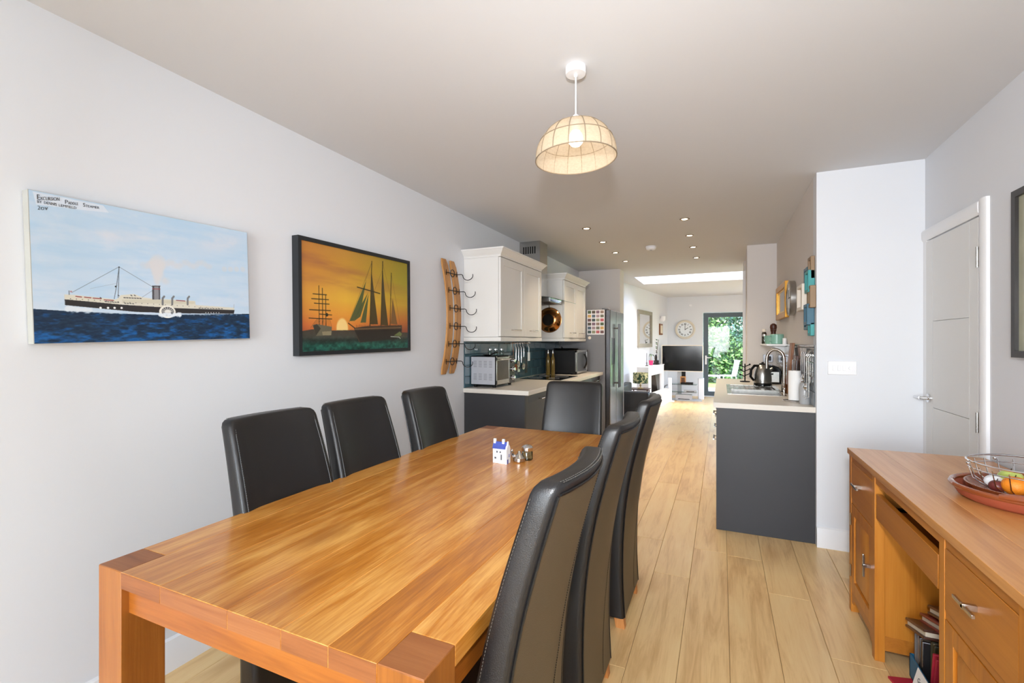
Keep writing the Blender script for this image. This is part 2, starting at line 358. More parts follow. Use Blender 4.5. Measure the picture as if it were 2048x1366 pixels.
# unseen windows: one behind the camera, one added to light the living room
def win(name, lo, hi, ax, nm):
    f = MB(); w = .06
    if ax == 'Y':
        f.box((lo[0], lo[1], lo[2]), (hi[0], hi[1], lo[2] + w)).box((lo[0], lo[1], hi[2] - w), (hi[0], hi[1], hi[2]))
        for k in range(nm + 1):
            x = lo[0] + (hi[0] - lo[0] - w) * k / nm; f.box((x, lo[1], lo[2]), (x + w, hi[1], hi[2]))
        g = B((lo[0], (lo[1] + hi[1]) / 2, lo[2]), (hi[0], (lo[1] + hi[1]) / 2 + .006, hi[2]))
    else:
        f.box((lo[0], lo[1], lo[2]), (hi[0], hi[1], lo[2] + w)).box((lo[0], lo[1], hi[2] - w), (hi[0], hi[1], hi[2]))
        for k in range(nm + 1):
            y = lo[1] + (hi[1] - lo[1] - w) * k / nm; f.box((lo[0], y, lo[2]), (hi[0], y + w, hi[2]))
        g = B(((lo[0] + hi[0]) / 2, lo[1], lo[2]), ((lo[0] + hi[0]) / 2 + .006, hi[1], hi[2]))
    o = st(name, f, m_trim); st('window_pane', g, m_glass, o); return o
win('window_1', (-1.62, -3.59, .5), (.82, -3.53, 2.2), 'Y', 3)
win('window_added', (2.53, 8.9, .5), (2.59, 11.5, 2.2), 'X', 3)  # added opening for the living room fill

# floor with single planks
fl = st('floor', B((-2.2, -3.6, -.06), (2.6, 12.75, -.008)), m_sub)
cache = {}
def plank(x0, x1, y0, y1):
    g = .0007; k = (round(x1 - x0, 3), round(y1 - y0, 3))
    if k not in cache:
        hx, hy = (x1 - x0) / 2 - g, (y1 - y0) / 2 - g; c = .0016
        mb = MB().loft([[(-hx, -hy, -.008), (hx, -hy, -.008), (hx, hy, -.008), (-hx, hy, -.008)],
                        [(-hx, -hy, -c), (hx, -hy, -c), (hx, hy, -c), (-hx, hy, -c)],
                        [(-hx + c, -hy + c, 0), (hx - c, -hy + c, 0), (hx - c, hy - c, 0), (-hx + c, hy - c, 0)]])
        me = mesh('plank', mb, sm=0); me.materials.append(m_floor); cache[k] = me
    o = bpy.data.objects.new('plank', cache[k]); C.objects.link(o); o.parent = fl; o.location = ((x0 + x1) / 2, (y0 + y1) / 2, 0)
k = -11
while True:
    x0 = .032 + .2 * k; x1 = x0 + .2; k += 1
    if x0 > 1.2: break
    x0c, x1c = max(x0, -2.1), min(x1, 1.15)
    if x1c - x0c < .02: continue
    y = -3.5 - random.uniform(0, 1.2)
    while y < 12.55:
        y0, y1 = max(y, -3.5), min(y + 1.38, 12.55); y += 1.38
        if y1 - y0 < .03: continue
        if x0c > .7 and y0 > 3.7 and y1 < 7.3: continue
        plank(x0c, x1c, y0, y1)
st('floor_living', B((1.15, 7.6, -.008), (2.5, 12.55, 0)), m_floor)

# skirting
sk_prof = lambda s: [(0, 0), (s * .018, 0), (s * .018, .10), (s * .014, .112), (s * .012, .128), (0, .135)]
st('baseboard_left', MB().prism([(-2.1 + a, b) for a, b in sk_prof(1)], 'Y', -3.5, 3.62), m_trim)
st('baseboard_right', MB().prism([(1.15 + a, b) for a, b in sk_prof(-1)], 'Y', -3.5, 2.93), m_trim)
st('baseboard_nook', MB().prism([(3.68 + a, b) for a, b in sk_prof(-1)], 'X', .58, 1.15), m_trim)
st('baseboard_end', MB().prism([(12.55 + a, b) for a, b in sk_prof(-1)], 'X', -1.27, -.42), m_trim)
bl = MB(); n_ = Vector((.9927, -.1202, 0))
bl.loft([[tuple(Vector((xl(y), y, 0)) + n_ * a + Vector((0, 0, b))) for a, b in sk_prof(1)] for y in (7.6, 12.53)])
st('baseboard_living', bl, m_trim)

# flush door beside the nook, its casing, hinges, lever
d1 = MB()
ys = [2.995, 3.085, 3.53, 3.628]; g = .0035
for a, b in ((0, 1), (2, 3)): d1.box((1.138, ys[a] + g / 2, .006), (1.17, ys[b] - g / 2, 1.975))
zs = [.006, .47, .98, 1.49, 1.975]
for i in range(4): d1.box((1.138, ys[1] + g / 2, zs[i] + g / 2), (1.17, ys[2] - g / 2, zs[i + 1] - g / 2))
d1.box((1.145, 2.996, .007), (1.168, 3.627, 1.974))
door = st('door_1', d1, m_door)
for z in (1.78, .975):
    h = MB().box((1.134, 2.985, z - .045), (1.142, 3.005, z + .045)).tube([(1.133, 2.992, z - .05), (1.133, 2.992, z + .05)], .005)
    p('hinge', h, m_steel, door)
lv = MB().lathe([(.026, 0), (.026, -.01), (.012, -.012), (.01, -.05), (.0, -.052)], (1.138, 3.575, 1.03), 20, 'X')
lv.tube([(1.093, 3.575, 1.03), (1.092, 3.60, 1.03), (1.092, 3.66, 1.03)], [.009, .0085, .008])
p('door_handle', lv, m_chrome, door)
tr = MB()
prof = [(0, 0), (-.010, 0), (-.018, .012), (-.020, .03), (-.020, .058), (-.013, .068), (0, .068)]      # casing moulding (depth, width)
tr.prism([(1.15 + a, 2.985 - b) for a, b in prof], 'Z', 0, 2.055)
tr.prism([(1.15 + a, 1.985 + b) for a, b in prof], 'Y', 2.985, 3.679)
tr.box((1.14, 2.985, 0), (1.17, 2.993, 1.985)).box((1.14, 3.630, 0), (1.17, 3.679, 1.985)).box((1.155, 2.985, 1.978), (1.17, 3.64, 1.986))
st('trim_1', tr, m_trim)
st('trim_2', B((.272, 7.27, 0), (.31, 7.3, 2.36)), m_trim)

# glazed garden door
gd = MB(); y0, y1 = 12.58, 12.65
gd.box((-.41, y0, .02), (-.30, y1, 2.08)).box((.62, y0, .02), (.73, y1, 2.08)).box((-.30, y0, 1.97), (.62, y1, 2.08)).box((-.30, y0, .02), (.62, y1, .13)).box((1.48, y0, .02), (1.59, y1, 2.08)).box((.73, y0, 1.99), (1.48, y1, 2.08)).box((.73, y0, .02), (1.48, y1, .10))
d2 = st('door_2', gd, m_anth)
st('door_pane', B((-.30, 12.61, .13), (.62, 12.618, 1.97)), m_glass, d2)
st('door_pane', B((.73, 12.61, .10), (1.48, 12.618, 1.99)), m_glass, d2)
hd = MB().box((-.375, 12.555, .80), (-.335, 12.58, 1.02)).tube([(-.355, 12.56, .97), (-.355, 12.53, .97), (-.23, 12.53, .97)], .012)
p('door_handle', hd, m_white, d2)

# ------------------------------------------------------------------ dining table
TZ = .78
tb = T('dining_table', 'large solid oak dining table with square legs flush in the top corners', 'table', (-.99, 1.795, 0))
x0, x1, ya, yb, lw = -1.505, -.472, .677, 2.912, .104
for xx, yy in ((x0, ya), (x1 - lw, ya), (x0, yb - lw), (x1 - lw, yb - lw)):
    lg = p('leg', B((xx, yy, 0), (xx + lw, yy + lw, TZ - .001)), m_tleg, tb, .0015)
    p('leg_end_grain', B((xx + .001, yy + .001, TZ - .004), (xx + lw - .001, yy + lw - .001, TZ)), m_tableg, lg, .001)
xs = [x0, x0 + lw, -1.235, -.99, -.824, -.695, x1 - lw, x1]
for i in range(7):
    e = lw + .0006 if i in (0, 6) else 0
    bd = p('board', B((xs[i] + (.0003 if i else 0), ya + e, TZ - .043), (xs[i + 1] - .0003, yb - e, TZ)), m_table, tb, .0012)
    if e == 0:
        for y_ in (ya - .0006, yb): p('end_grain', B((xs[i] + .0012, y_, TZ - .042), (xs[i + 1] - .0012, y_ + .0006, TZ - .0015)), m_tableg, bd)
for yy in (ya + .018, yb - .018 - .025): p('rail', B((x0 + lw, yy, TZ - .113), (x1 - lw, yy + .025, TZ - .043)), m_trail, tb)
for xx in (x0 + .018, x1 - .018 - .025): p('rail', B((xx, ya + lw, TZ - .113), (xx + .025, yb - lw, TZ - .043)), m_traily, tb)

# ------------------------------------------------------------------ dining chairs (sitter faces +y in the chair's own frame)
def interp(t, ks):
    xs_ = [k[0] for k in ks]; n = len(ks)
    if t <= xs_[0]: return ks[0][1]
    for i in range(n - 1):
        if t <= xs_[i + 1]:
            h = (t - xs_[i]) / (xs_[i + 1] - xs_[i])
            m0 = (ks[i + 1][1] - ks[max(i - 1, 0)][1]) / (xs_[i + 1] - xs_[max(i - 1, 0)]) * (xs_[i + 1] - xs_[i])
            m1 = (ks[min(i + 2, n - 1)][1] - ks[i][1]) / (xs_[min(i + 2, n - 1)] - xs_[i]) * (xs_[i + 1] - xs_[i])
            return (2 * h ** 3 - 3 * h ** 2 + 1) * ks[i][1] + (h ** 3 - 2 * h ** 2 + h) * m0 + (-2 * h ** 3 + 3 * h ** 2) * ks[i + 1][1] + (h ** 3 - h ** 2) * m1
    return ks[-1][1]
rear = [(.05, -.222), (.25, -.212), (.46, -.215), (.62, -.228), (.777, -.255), (.93, -.293), (1.09, -.340)]
wid = [(.05, .205), (.46, .212), (.8, .205), (1.09, .192)]
def back_pt(z, u, f):      # u -1..1 across, f 0 rear .. 1 front
    w = interp(z, wid); th = interp(z, [(.05, .085), (.5, .080), (1.09, .058)])
    bow = .030 * max(0, min(1, (z - .1) / .5))
    return (u * w, interp(z, rear) - bow * (1 - u * u) + f * th, z)
def ring(z, ins=0):
    w = interp(z, wid); pts = []
    rim = [(-1, .22), (-.985, .08), (-.94, 0)] + [(-.94 + 1.88 * i / 8, 0) for i in range(1, 8)] + [(.94, 0), (.985, .08), (1, .22), (1, .5), (1, .75), (.975, .92), (.91, 1)] + [(.91 - 1.82 * i / 8, 1) for i in range(1, 8)] + [(-.91, 1), (-.975, .92), (-1, .75), (-1, .5)]
    for u, f in rim:
        pts.append(back_pt(z, u * (1 - ins), .5 + (f - .5) * (1 - ins * 3.0)))
    return pts
def make_chair():
    t = T('dining_chair', 'x', 'chair', (0, 0, 0), 'high-backed leather dining chairs round the oak table')
    zl = [.055] + [.05 + (1.065 - .05) * i / 22 for i in range(1, 23)]
    rings = [ring(z) for z in zl]
    rings += [ring(1.078, .02), [(a, b, 1.087) for a, b, c in ring(1.085, .07)], [(a, b, 1.090) for a, b, c in ring(1.088, .15)]]
    rings = [[(a, b, c) for a, b, c in ring(.052, .05)]] + rings
    mb = MB().loft(rings)
    bk = p('backrest', mb, m_leather, t, sm=60)
    # rear covering panel, slightly proud
    pn = MB(); grid = []
    for i in range(24):
        z = .06 + (1.062 - .06) * i / 23
        grid.append([tuple(Vector(back_pt(z, u * .93, 0)) + Vector((0, -.0022, 0))) for u in [-1 + .25 * j for j in range(9)]] +
                    [tuple(Vector(back_pt(z, u * .93, 0)) + Vector((0, .006, 0))) for u in [1 - .25 * j for j in range(9)]])
    pn.loft(grid)
    p('rear_panel', pn, m_leather2, t, sm=60, label='smooth black leather rear panel with the floor reflection painted in brown')
    sm_ = MB()
    for u in (-.94, .94):
        sm_.tube([tuple(Vector(back_pt(.06 + 1.004 * i / 30, u, 0)) + Vector((0, -.002, 0))) for i in range(31)], .0032, 6)
    for u in (-.94, .94):
        sm_.tube([tuple(Vector(back_pt(.3 + .74 * i / 24, u * .965, 1)) + Vector((0, -.001, 0))) for i in range(25)], .0024, 6)
    sm_.tube([tuple(Vector(back_pt(1.066, u / 10, 0)) + Vector((0, -.002, 0))) for u in range(-9, 10)], .0028, 6)
    p('piping', sm_, m_piping, t)
    s2 = MB()
    for i in range(150):
        z = .08 + i * .00655
        for u, f, m in ((0.30, 0, -.0035),):
            a = Vector(back_pt(z, u, f)) + Vector((0, m, 0)); b = Vector(back_pt(z + .0038, u, f)) + Vector((0, m, 0)); s2.tube([a, b], .0011, 4)
    p('rear_stitching', s2, m_stitchd, t, kind='stuff')
    s3 = MB()
    for i in range(100):
        z = .30 + i * .0076
        for sg in (-1, 1):
            a = Vector(back_pt(z, sg * .905, 1)) + Vector((0, .0012, 0)); b = Vector(back_pt(z + .0042, sg * .905, 1)) + Vector((0, .0012, 0)); s3.tube([a, b], .0009, 4)
            a = Vector(back_pt(z, sg * 1.0, .80)) + Vector((sg * .0005, 0, 0)); b = Vector(back_pt(z + .0042, sg * 1.0, .80)) + Vector((sg * .0005, 0, 0)); s3.tube([a, b], .0008, 4)
    for i in range(38):
        for f in (.08, .20):
            a = Vector(back_pt(1.0895, -.86 + i * .0455, f)); b = Vector(back_pt(1.0895, -.86 + i * .0455 + .026, f)); s3.tube([a, b], .0009, 4)
    p('stitching', s3, m_stitch, t, kind='stuff')
    seat = MB().box((-.212, -.16, .36), (.212, .17, .475))
    p('seat', seat, m_leather, t, .03, seg=4)
    for sx in (-1, 1):
        lgm = MB().loft([[(sx * .195 - .021, .120, 0), (sx * .195 + .021 - .0, .120, 0), (sx * .195 + .021, .157, 0), (sx * .195 - .021, .157, 0)],
                         [(sx * .19 - .022, .116, .37), (sx * .19 + .022, .116, .37), (sx * .19 + .022, .160, .37), (sx * .19 - .022, .160, .37)]])
        p('leg', lgm, m_foot, t)
        lgb = MB().loft([[(sx * .17 - .018, -.222, 0), (sx * .17 + .018, -.222, 0), (sx * .17 + .018, -.180, 0), (sx * .17 - .018, -.180, 0)],
                         [(sx * .17 - .021, -.212, .08), (sx * .17 + .021, -.212, .08), (sx * .17 + .021, -.165, .08), (sx * .17 - .021, -.165, .08)]])
        p('leg', lgb, m_foot, t)
    return t
ch = make_chair()
AX = -.215
spots = [(-.415 + AX, 1.055, PI / 2, 'black leather dining chair on the aisle side, nearest to the camera'),
         (-.427 + AX, 1.735, PI / 2, 'black leather dining chair on the aisle side, middle one of three'),
         (-.427 + AX, 2.43, PI / 2, 'black leather dining chair on the aisle side, farthest of three'),
         (-1.515 - AX, 1.283, -PI / 2, 'black leather dining chair on the wall side, under the steamer painting'),
         (-1.515 - AX, 1.738, -PI / 2, 'black leather dining chair on the wall side, middle one of three'),
         (-1.515 - AX, 2.312, -PI / 2, 'black leather dining chair on the wall side, nearest the white kitchen cabinets'),
         (-.915, 3.04 + AX, PI - math.radians(-3), 'black leather dining chair at the far end of the table, facing the camera')]
for i, (x, y, rz, lab) in enumerate(spots):
    if i == 0: ch.location = (x, y, 0); ch.rotation_euler = (0, 0, rz); ch['label'] = lab
    else: dup(ch, (x, y, 0), rz, lab)

# little porcelain house and mill on the table
h = T('porcelain_house', 'small white and blue porcelain canal house ornament on the table', 'ornament', (-.975, 2.055, TZ))
hx0, hx1, hy0, hy1 = -1.017, -.937, 2.03, 2.065
hb = MB().box((-1.017, 2.034, TZ), (-.982, 2.064, TZ + .072)).box((-.982, 2.028, TZ), (-.945, 2.064, TZ + .070))
hb.prism([(2.022, TZ), (2.068, TZ), (2.068, TZ + .072), (2.06, TZ + .085), (2.052, TZ + .09), (2.045, TZ + .108), (2.038, TZ + .09), (2.03, TZ + .085), (2.022, TZ + .072)], 'X', -.945, -.938)
p('wall', hb, m_porc, h, .001)
p('roof', MB().prism([(2.030, TZ + .070), (2.067, TZ + .070), (2.052, TZ + .102), (2.045, TZ + .102)], 'X', -1.018, -.945), m_delft, h, label='blue glazed roof')
for cx in (-1.011, -.965): p('chimney', B((cx - .006, 2.041, TZ + .085), (cx + .006, 2.053, TZ + .116)), m_porc, h, .001)
wd = MB()
for a, b, c, d in ((-1.008, -.998, .020, .030), (-.972, -.965, .018, .045), (-.978, -.970, .052, .060), (-.998, -.990, .05, .06)): wd.box((a, 2.0275 if a > -.98 else 2.0335, TZ + b * 0 + c), (b, 2.031 if a > -.98 else 2.036, TZ + d))
p('window', wd, m_ink2, h)
wd = MB().box((-.9385, 2.03, TZ), (-.9375, 2.042, TZ + .022)).box((-.9385, 2.048, TZ + .03), (-.9375, 2.056, TZ + .045))
p('door', wd, m_delft, h)
g1 = T('salt_shaker', 'silver topped glass shaker behind the porcelain house on the table', 'shaker', (-.885, 2.155, TZ))
p('body', MB().lathe([(.024, 0), (.027, .004), (.027, .038), (.022, .048)], (-.885, 2.155, TZ), 20), m_gl2, g1)
p('lid', MB().lathe([(.028, .046), (.029, .05), (.029, .062), (.022, .070), (.008, .074), (0, .0745)], (-.885, 2.155, TZ), 20), m_chrome, g1)
g2 = T('metal_ornament', 'low silver ornament with a stubby spout beside the porcelain house', 'ornament', (-.905, 2.10, TZ))
p('body', MB().lathe([(.026, 0), (.030, .005), (.030, .02), (.020, .032), (.010, .040), (.006, .052), (0, .053)], (-.905, 2.10, TZ), 20), m_nickel, g2)
p('spout', MB().tube([(-.92, 2.09, TZ + .025), (-.935, 2.085, TZ + .035), (-.937, 2.084, TZ + .050)], [.009, .008, .009]), m_chrome, g2)
p('knob', MB().ball((-.937, 2.084, TZ + .056), .006), m_chrome, g2)

# ------------------------------------------------------------------ pendant lamp
px, py = -.548, 1.86
pl = T('pendant_lamp', 'cream dome pendant lamp with wire ribs hanging on a white cord', 'lamp', (px, py, ZC))
p('ceiling_rose', MB().lathe([(.042, 0), (.042, -.022), (.040, -.030), (.008, -.031), (.007, -.040), (0, -.04)], (px, py, ZC), 32), m_white, pl)
p('cord', MB().tube([(px, py, ZC - .03), (px, py, 2.30)], .0034), m_white, pl)
p('lamp_holder', MB().lathe([(.004, .045), (.016, .035), (.018, .02), (.018, -.03), (.014, -.032)], (px, py, 2.262), 20), m_white, pl)
R, zt, zr = .164, 2.278, 2.122
def dome(t): a = t * PI / 2; return (R * math.sin(a) ** .92 if a > 0 else 0, zr + (zt - zr) * math.cos(a) ** .95 if t < 1 else zr)
tl = math.radians(3)
def dp(t, a, k=1.0):
    r, z = dome(t); r *= k; x, y = r * math.cos(a), r * math.sin(a)
    return (px + x, py + y, z + x * math.tan(tl) * .8)
sh = MB(); sh.loft([[dp(t, 2 * PI * j / 48) for j in range(48)] for t in [.1 + .9 * i / 14 for i in range(15)]], caps=False)
shade = p('lamp_shade', sh, m_shade, pl, sm=60)
for j in range(16): p('rib', MB().tube([dp(.1 + .9 * i / 12, 2 * PI * j / 16 + .12, 1.008) for i in range(13)], .0019, 6), m_rib, shade)
for t in (.1, .40, .70, 1.0): p('hoop', MB().tube([dp(t, 2 * PI * j / 40, 1.008) for j in range(40)], 0.0019 if t < 1 else .0026, 6, True), m_rib, shade)
p('spider', MB().tube([dp(.1, 0, .9), (px, py, 2.29), dp(.1, PI, .9)], .0015, 6), m_white, pl)
p('bulb', MB().lathe([(.013, .055), (.015, .035), (.026, .018), (.031, 0), (.028, -.016), (.018, -.027), (0, -.031)], (px, py, 2.205), 20), m_bulb, pl)
l = bpy.data.lights.new('pendant_light', 'POINT'); l.energy = .55; l.color = (1, .90, .76); l.shadow_soft_size = .03
lo = bpy.data.objects.new('pendant_light', l); C.objects.link(lo); lo.parent = pl; lo.location = (0, 0, 2.13 - ZC)

# ------------------------------------------------------------------ recessed downlights and smoke alarm
def downlight(x, y, lab):
    t = T('downlight', lab, 'light', (x, y, ZC), 'recessed ceiling spotlights over the kitchen')
    p('trim_ring', MB().lathe([(.030, 0), (.043, 0), (.045, -.003), (.042, -.006), (.033, -.005), (.031, .0)], (x, y, ZC), 28), m_ring, t)
    p('lens', MB().lathe([(0, -.004), (.026, -.004), (.028, -.002), (0, -.001)], (x, y, ZC), 20), m_spot, t)
    l = bpy.data.lights.new('spot', 'SPOT'); l.energy = 19; l.spot_size = math.radians(100); l.spot_blend = .6; l.color = (1, .82, .60); l.shadow_soft_size = .025
    o = bpy.data.objects.new('spot', l); C.objects.link(o); o.parent = t; o.location = (0, 0, -.012)
ords = ['nearest', 'second', 'third', 'farthest']
for i, y in enumerate((4.57, 5.30, 5.97, 6.74)): downlight(-.31, y, ords[i] + ' recessed spotlight in the row over the aisle beside the island')
for i, y in enumerate((4.55, 5.25, 5.94, 6.63)): downlight(-1.23, y, ords[i] + ' recessed spotlight in the row beside the wall cabinets')
sa = T('smoke_alarm', 'round white smoke alarm on the kitchen ceiling between the spotlights', 'smoke alarm', (-.765, 5.73, ZC))
p('body', MB().lathe([(.062, 0), (.064, -.012), (.058, -.018), (.058, -.030), (.045, -.042), (.0, -.044)], (-.765, 5.73, ZC), 32), m_white, sa)
p('test_button', MB().lathe([(.014, -.042), (.014, -.048), (0, -.049)], (-.765, 5.73, ZC), 16), m_greyp, sa)

# ------------------------------------------------------------------ paintings: small numpy rasteriser -> coloured mesh
def homog(src, dst):
    A = []; b = []
    for (x, y), (u, v) in zip(src, dst):
        A += [[x, y, 1, 0, 0, 0, -u * x, -u * y], [0, 0, 0, x, y, 1, -v * x, -v * y]]; b += [u, v]
    hh = np.linalg.solve(np.array(A, float), np.array(b, float))
    def f(q):
        x, y = q; w = hh[6] * x + hh[7] * y + 1
        return ((hh[0] * x + hh[1] * y + hh[2]) / w, (hh[3] * x + hh[4] * y + hh[5]) / w)
    return f
def rgb(c): return np.array([int(c[i:i + 2], 16) / 255 for i in (0, 2, 4)])
class Canvas:
    def __init__(s, w, h, warp): s.w, s.h, s.F = w, h, warp; s.a = np.zeros((h, w, 3)); s.Y, s.X = np.mgrid[0:h, 0:w] + .5
    def noise(s, fx, fy, seed, oct=4):
        r = np.random.default_rng(seed); out = np.zeros((s.h, s.w)); amp = 1; tot = 0
        for o in range(oct):
            gx, gy = int(fx * 2 ** o) + 2, int(fy * 2 ** o) + 2; gr = r.random((gy + 1, gx + 1))
            x = s.X / s.w * (gx - 1); y = s.Y / s.h * (gy - 1); xi = x.astype(int); yi = y.astype(int); u = x - xi; v = y - yi
            u = u * u * (3 - 2 * u); v = v * v * (3 - 2 * v)
            out += amp * (gr[yi, xi] * (1 - u) * (1 - v) + gr[yi, xi + 1] * u * (1 - v) + gr[yi + 1, xi] * (1 - u) * v + gr[yi + 1, xi + 1] * u * v); tot += amp; amp *= .55
        return out / tot
    def mix(s, mask, c): s.a = s.a * (1 - mask[..., None]) + np.asarray(c) * mask[..., None]
    def pts(s, P): return [(u * s.w, v * s.h) for u, v in map(s.F, P)]
    def poly(s, P, c, al=1):
        Q = s.pts(P); acc = np.zeros((s.h, s.w))
        for ox, oy in ((-.25, -.25), (.25, -.25), (-.25, .25), (.25, .25)):
            ins = np.zeros((s.h, s.w), bool); X, Y = s.X + ox, s.Y + oy
            for i in range(len(Q)):
                x0, y0 = Q[i]; x1, y1 = Q[(i + 1) % len(Q)]
                if y0 == y1: continue
                ins ^= ((Y < y0) != (Y < y1)) & (X < (x1 - x0) * (Y - y0) / (y1 - y0) + x0)
            acc += ins
        s.mix(acc / 4 * al, rgb(c))
    def line(s, P, wd, c, al=1):
        Q = s.pts(P)
        for (x0, y0), (x1, y1) in zip(Q, Q[1:]):
            dx, dy = x1 - x0, y1 - y0; L2 = dx * dx + dy * dy + 1e-9
            t = np.clip(((s.X - x0) * dx + (s.Y - y0) * dy) / L2, 0, 1); d = np.hypot(s.X - x0 - t * dx, s.Y - y0 - t * dy)
            s.mix(np.clip(wd / 2 + .5 - d, 0, 1) * al, rgb(c))
    def dot(s, q, r, c, al=1, soft=1.0, ry=None):
        (x, y), = s.pts([q]); d = np.hypot((s.X - x) / r, (s.Y - y) / (ry or r)); s.mix(np.clip((1 - d) * min(r, ry or r) / soft + .5, 0, 1) * al, rgb(c))
    def to_mesh(s, name, mat, parent, origin, U, V):      # origin = top-left corner
        h, w = s.h, s.w; o = Vector(origin) - rootloc(parent); U = Vector(U); V = Vector(V)
        jj, ii = np.mgrid[0:h + 1, 0:w + 1]
        co_ = np.array(o)[None, None] + np.array(U)[None, None] * (ii / w)[..., None] + np.array(V)[None, None] * (jj / h)[..., None]
        me = bpy.data.meshes.new(name); nv = (h + 1) * (w + 1); nf = h * w
        me.vertices.add(nv); me.vertices.foreach_set('co', co_.reshape(-1))
        j, i = np.mgrid[0:h, 0:w]; a = j * (w + 1) + i
        idx = np.stack([a, a + w + 1, a + w + 2, a + 1], -1).reshape(-1)
        me.loops.add(nf * 4); me.loops.foreach_set('vertex_index', idx.astype(np.int32))
        me.polygons.add(nf); me.polygons.foreach_set('loop_start', np.arange(0, nf * 4, 4, dtype=np.int32)); me.polygons.foreach_set('loop_total', np.full(nf, 4, dtype=np.int32))
        me.update(calc_edges=True)
        at = me.color_attributes.new('Col', 'FLOAT_COLOR', 'CORNER')
        lc = np.where(s.a <= .04045, s.a / 12.92, ((np.clip(s.a, 0, 1) + .055) / 1.055) ** 2.4)
        cc = np.ones((h, w, 4, 4)); cc[..., :3] = lc[:, :, None, :]
        at.data.foreach_set('color', cc.reshape(-1)); me.materials.append(mat)
        ob = bpy.data.objects.new(name, me); C.objects.link(ob); ob.parent = parent; return ob

# steamer painting (drawn in the coordinates of a sketch, warped to the canvas)
F1 = homog([(224, 138), (1628, 408), (1618, 1102), (232, 1137)], [(0, 0), (1, 0), (1, 1), (0, 1)])
cv = Canvas(520, 336, F1)
n1 = cv.noise(4, 22, 1); n2 = cv.noise(10, 12, 2); vv = cv.Y / cv.h
cv.a[:] = rgb('BCD3E8')
cv.mix(np.clip((vv - .1) * 1.1, 0, 1) * .7, rgb('D2E0F0')); cv.mix(np.clip(n1 * 2.2 - .85, 0, 1) * .6, rgb('A9CBE6')); cv.mix(np.clip(n2 * 2.4 - 1.2, 0, 1) * .5, rgb('DADFEA'))
uu = cv.X / cv.w
band = np.exp(-((vv - .20 + .14 * (uu - .33)) / .055) ** 2) * np.exp(-((uu - .33) / .12) ** 2) + np.exp(-((vv - .16 + .5 * (uu - .83)) / .07) ** 2) * np.exp(-((uu - .83) / .13) ** 2)
cv.mix(np.clip(band, 0, 1) * .6 * n2 * 1.6, rgb('DCDCE4'))
cv.poly([(250, 150), (700, 238), (735, 285), (560, 268), (270, 235)], 'DFE5EF', .75)
for k in range(60):
    q = (940 + k * 11.3 if k < 40 else 980 + (k - 40) * 6, 620 + 14 * math.sin(k * .7) + (0 if k < 40 else (k - 40) * 6)); cv.dot(q, 6 + 4 * math.sin(k * 1.3) ** 2, 'D3D3D8', .22, 5)
for y in range(600, 755, 5): cv.dot((1030 + (755 - y) * .05 + 8 * math.sin(y), y), 4 + (755 - y) * .10, 'D6D6DA', .28, 5)
for x in (1470, 1510, 1550, 1590): cv.dot((x, 650), 8, 'D6D3D4', .4, 3)
# sea
hor = [(222, 912), (430, 925), (1000, 950), (1625, 942), (1625, 1115), (222, 1145)]
sea = Canvas(520, 336, F1); sea.a[:] = 0; sea.poly(hor, 'FFFFFF'); mask = sea.a[..., 0]
w1 = cv.noise(26, 50, 5, 4); w2 = cv.noise(60, 120, 6, 2)
seac = rgb('0F2B46') + (rgb('0D5A9C') - rgb('0F2B46')) * np.clip((w1 - .50) * 3.0 + (vv - .86) * 3.4, 0, 1)[..., None] + (w2[..., None] - .5) * .10
cv.a = cv.a * (1 - mask[..., None]) + seac * mask[..., None]
# ship
cv.poly([(432, 818), (500, 822), (760, 850), (780, 838), (790, 822), (880, 815), (930, 835), (1000, 845), (1270, 858), (1275, 885), (1520, 902), (1526, 918), (1100, 905), (432, 860)], 'D9D6C8')
cv.poly([(432, 850), (800, 884), (1130, 905), (1526, 918), (1520, 942), (1180, 940), (900, 932), (434, 888)], '2C2A2C')
cv.poly([(800, 850), (1000, 850), (1270, 862), (1270, 878), (800, 874)], 'CFCBB8')
for a, b, y in ((505, 540, 831), (560, 600, 836), (615, 665, 842), (685, 745, 853), (1150, 1205, 855)): cv.line([(a, y), (b, y + 4)], 2.2, '8E3A3E')
for k in range(6): cv.line([(690 + k * 16, 864 + k), (698 + k * 16, 865 + k)], 1.8, '2A2A2E')
for k in range(7): cv.line([(812 + k * 17, 838 + k * .8), (821 + k * 17, 839 + k * .8)], 2, '2A2A2E')
for k in range(4): cv.line([(815 + k * 17, 874 + k), (823 + k * 17, 875 + k)], 1.8, '2A2A2E')
for k in range(9): cv.line([(1295 + k * 18, 905 + k * .5), (1304 + k * 18, 905.5 + k * .5)], 1.8, '2A2A2E')
for k in range(26): cv.dot((470 + k * 38, 846 + k * 2.4), .9, '3A3A3E')
for x in (660, 708, 750, 795): cv.dot((x, 905), 2.6, 'F2F4F4')
for k in range(6): cv.dot((1338 + k * 17, 935), 1.3, 'E8ECEC')
for x in (660, 775, 858, 880): cv.line([(x, 838 if x < 700 else 822), (x + 6, 842 if x < 700 else 826)], 2, '333338')
cv.poly([(998, 760), (1048, 760), (1046, 850), (994, 850)], '8A8C92'); cv.poly([(998, 760), (1010, 760), (1006, 850), (994, 850)], '4A4A50'); cv.poly([(1038, 762), (1048, 762), (1046, 850), (1036, 850)], '55555C')
cv.line([(998, 780), (1048, 782)], 1.6, 'A04850'); cv.line([(998, 762), (1048, 762)], 2, '3A3A40')
for x in (1060, 1122, 1222): cv.line([(x, 882), (x + 2, 842), (x + 12, 830)], 5.0, '74767A')
cv.line([(775, 838), (788, 638)], 1.1, '3C4450'); cv.line([(750, 845), (768, 760), (788, 640)], 1.1, '3C4450'); cv.line([(480, 806), (620, 730), (788, 638), (1000, 768)], 1.0, '5A6472', .8)
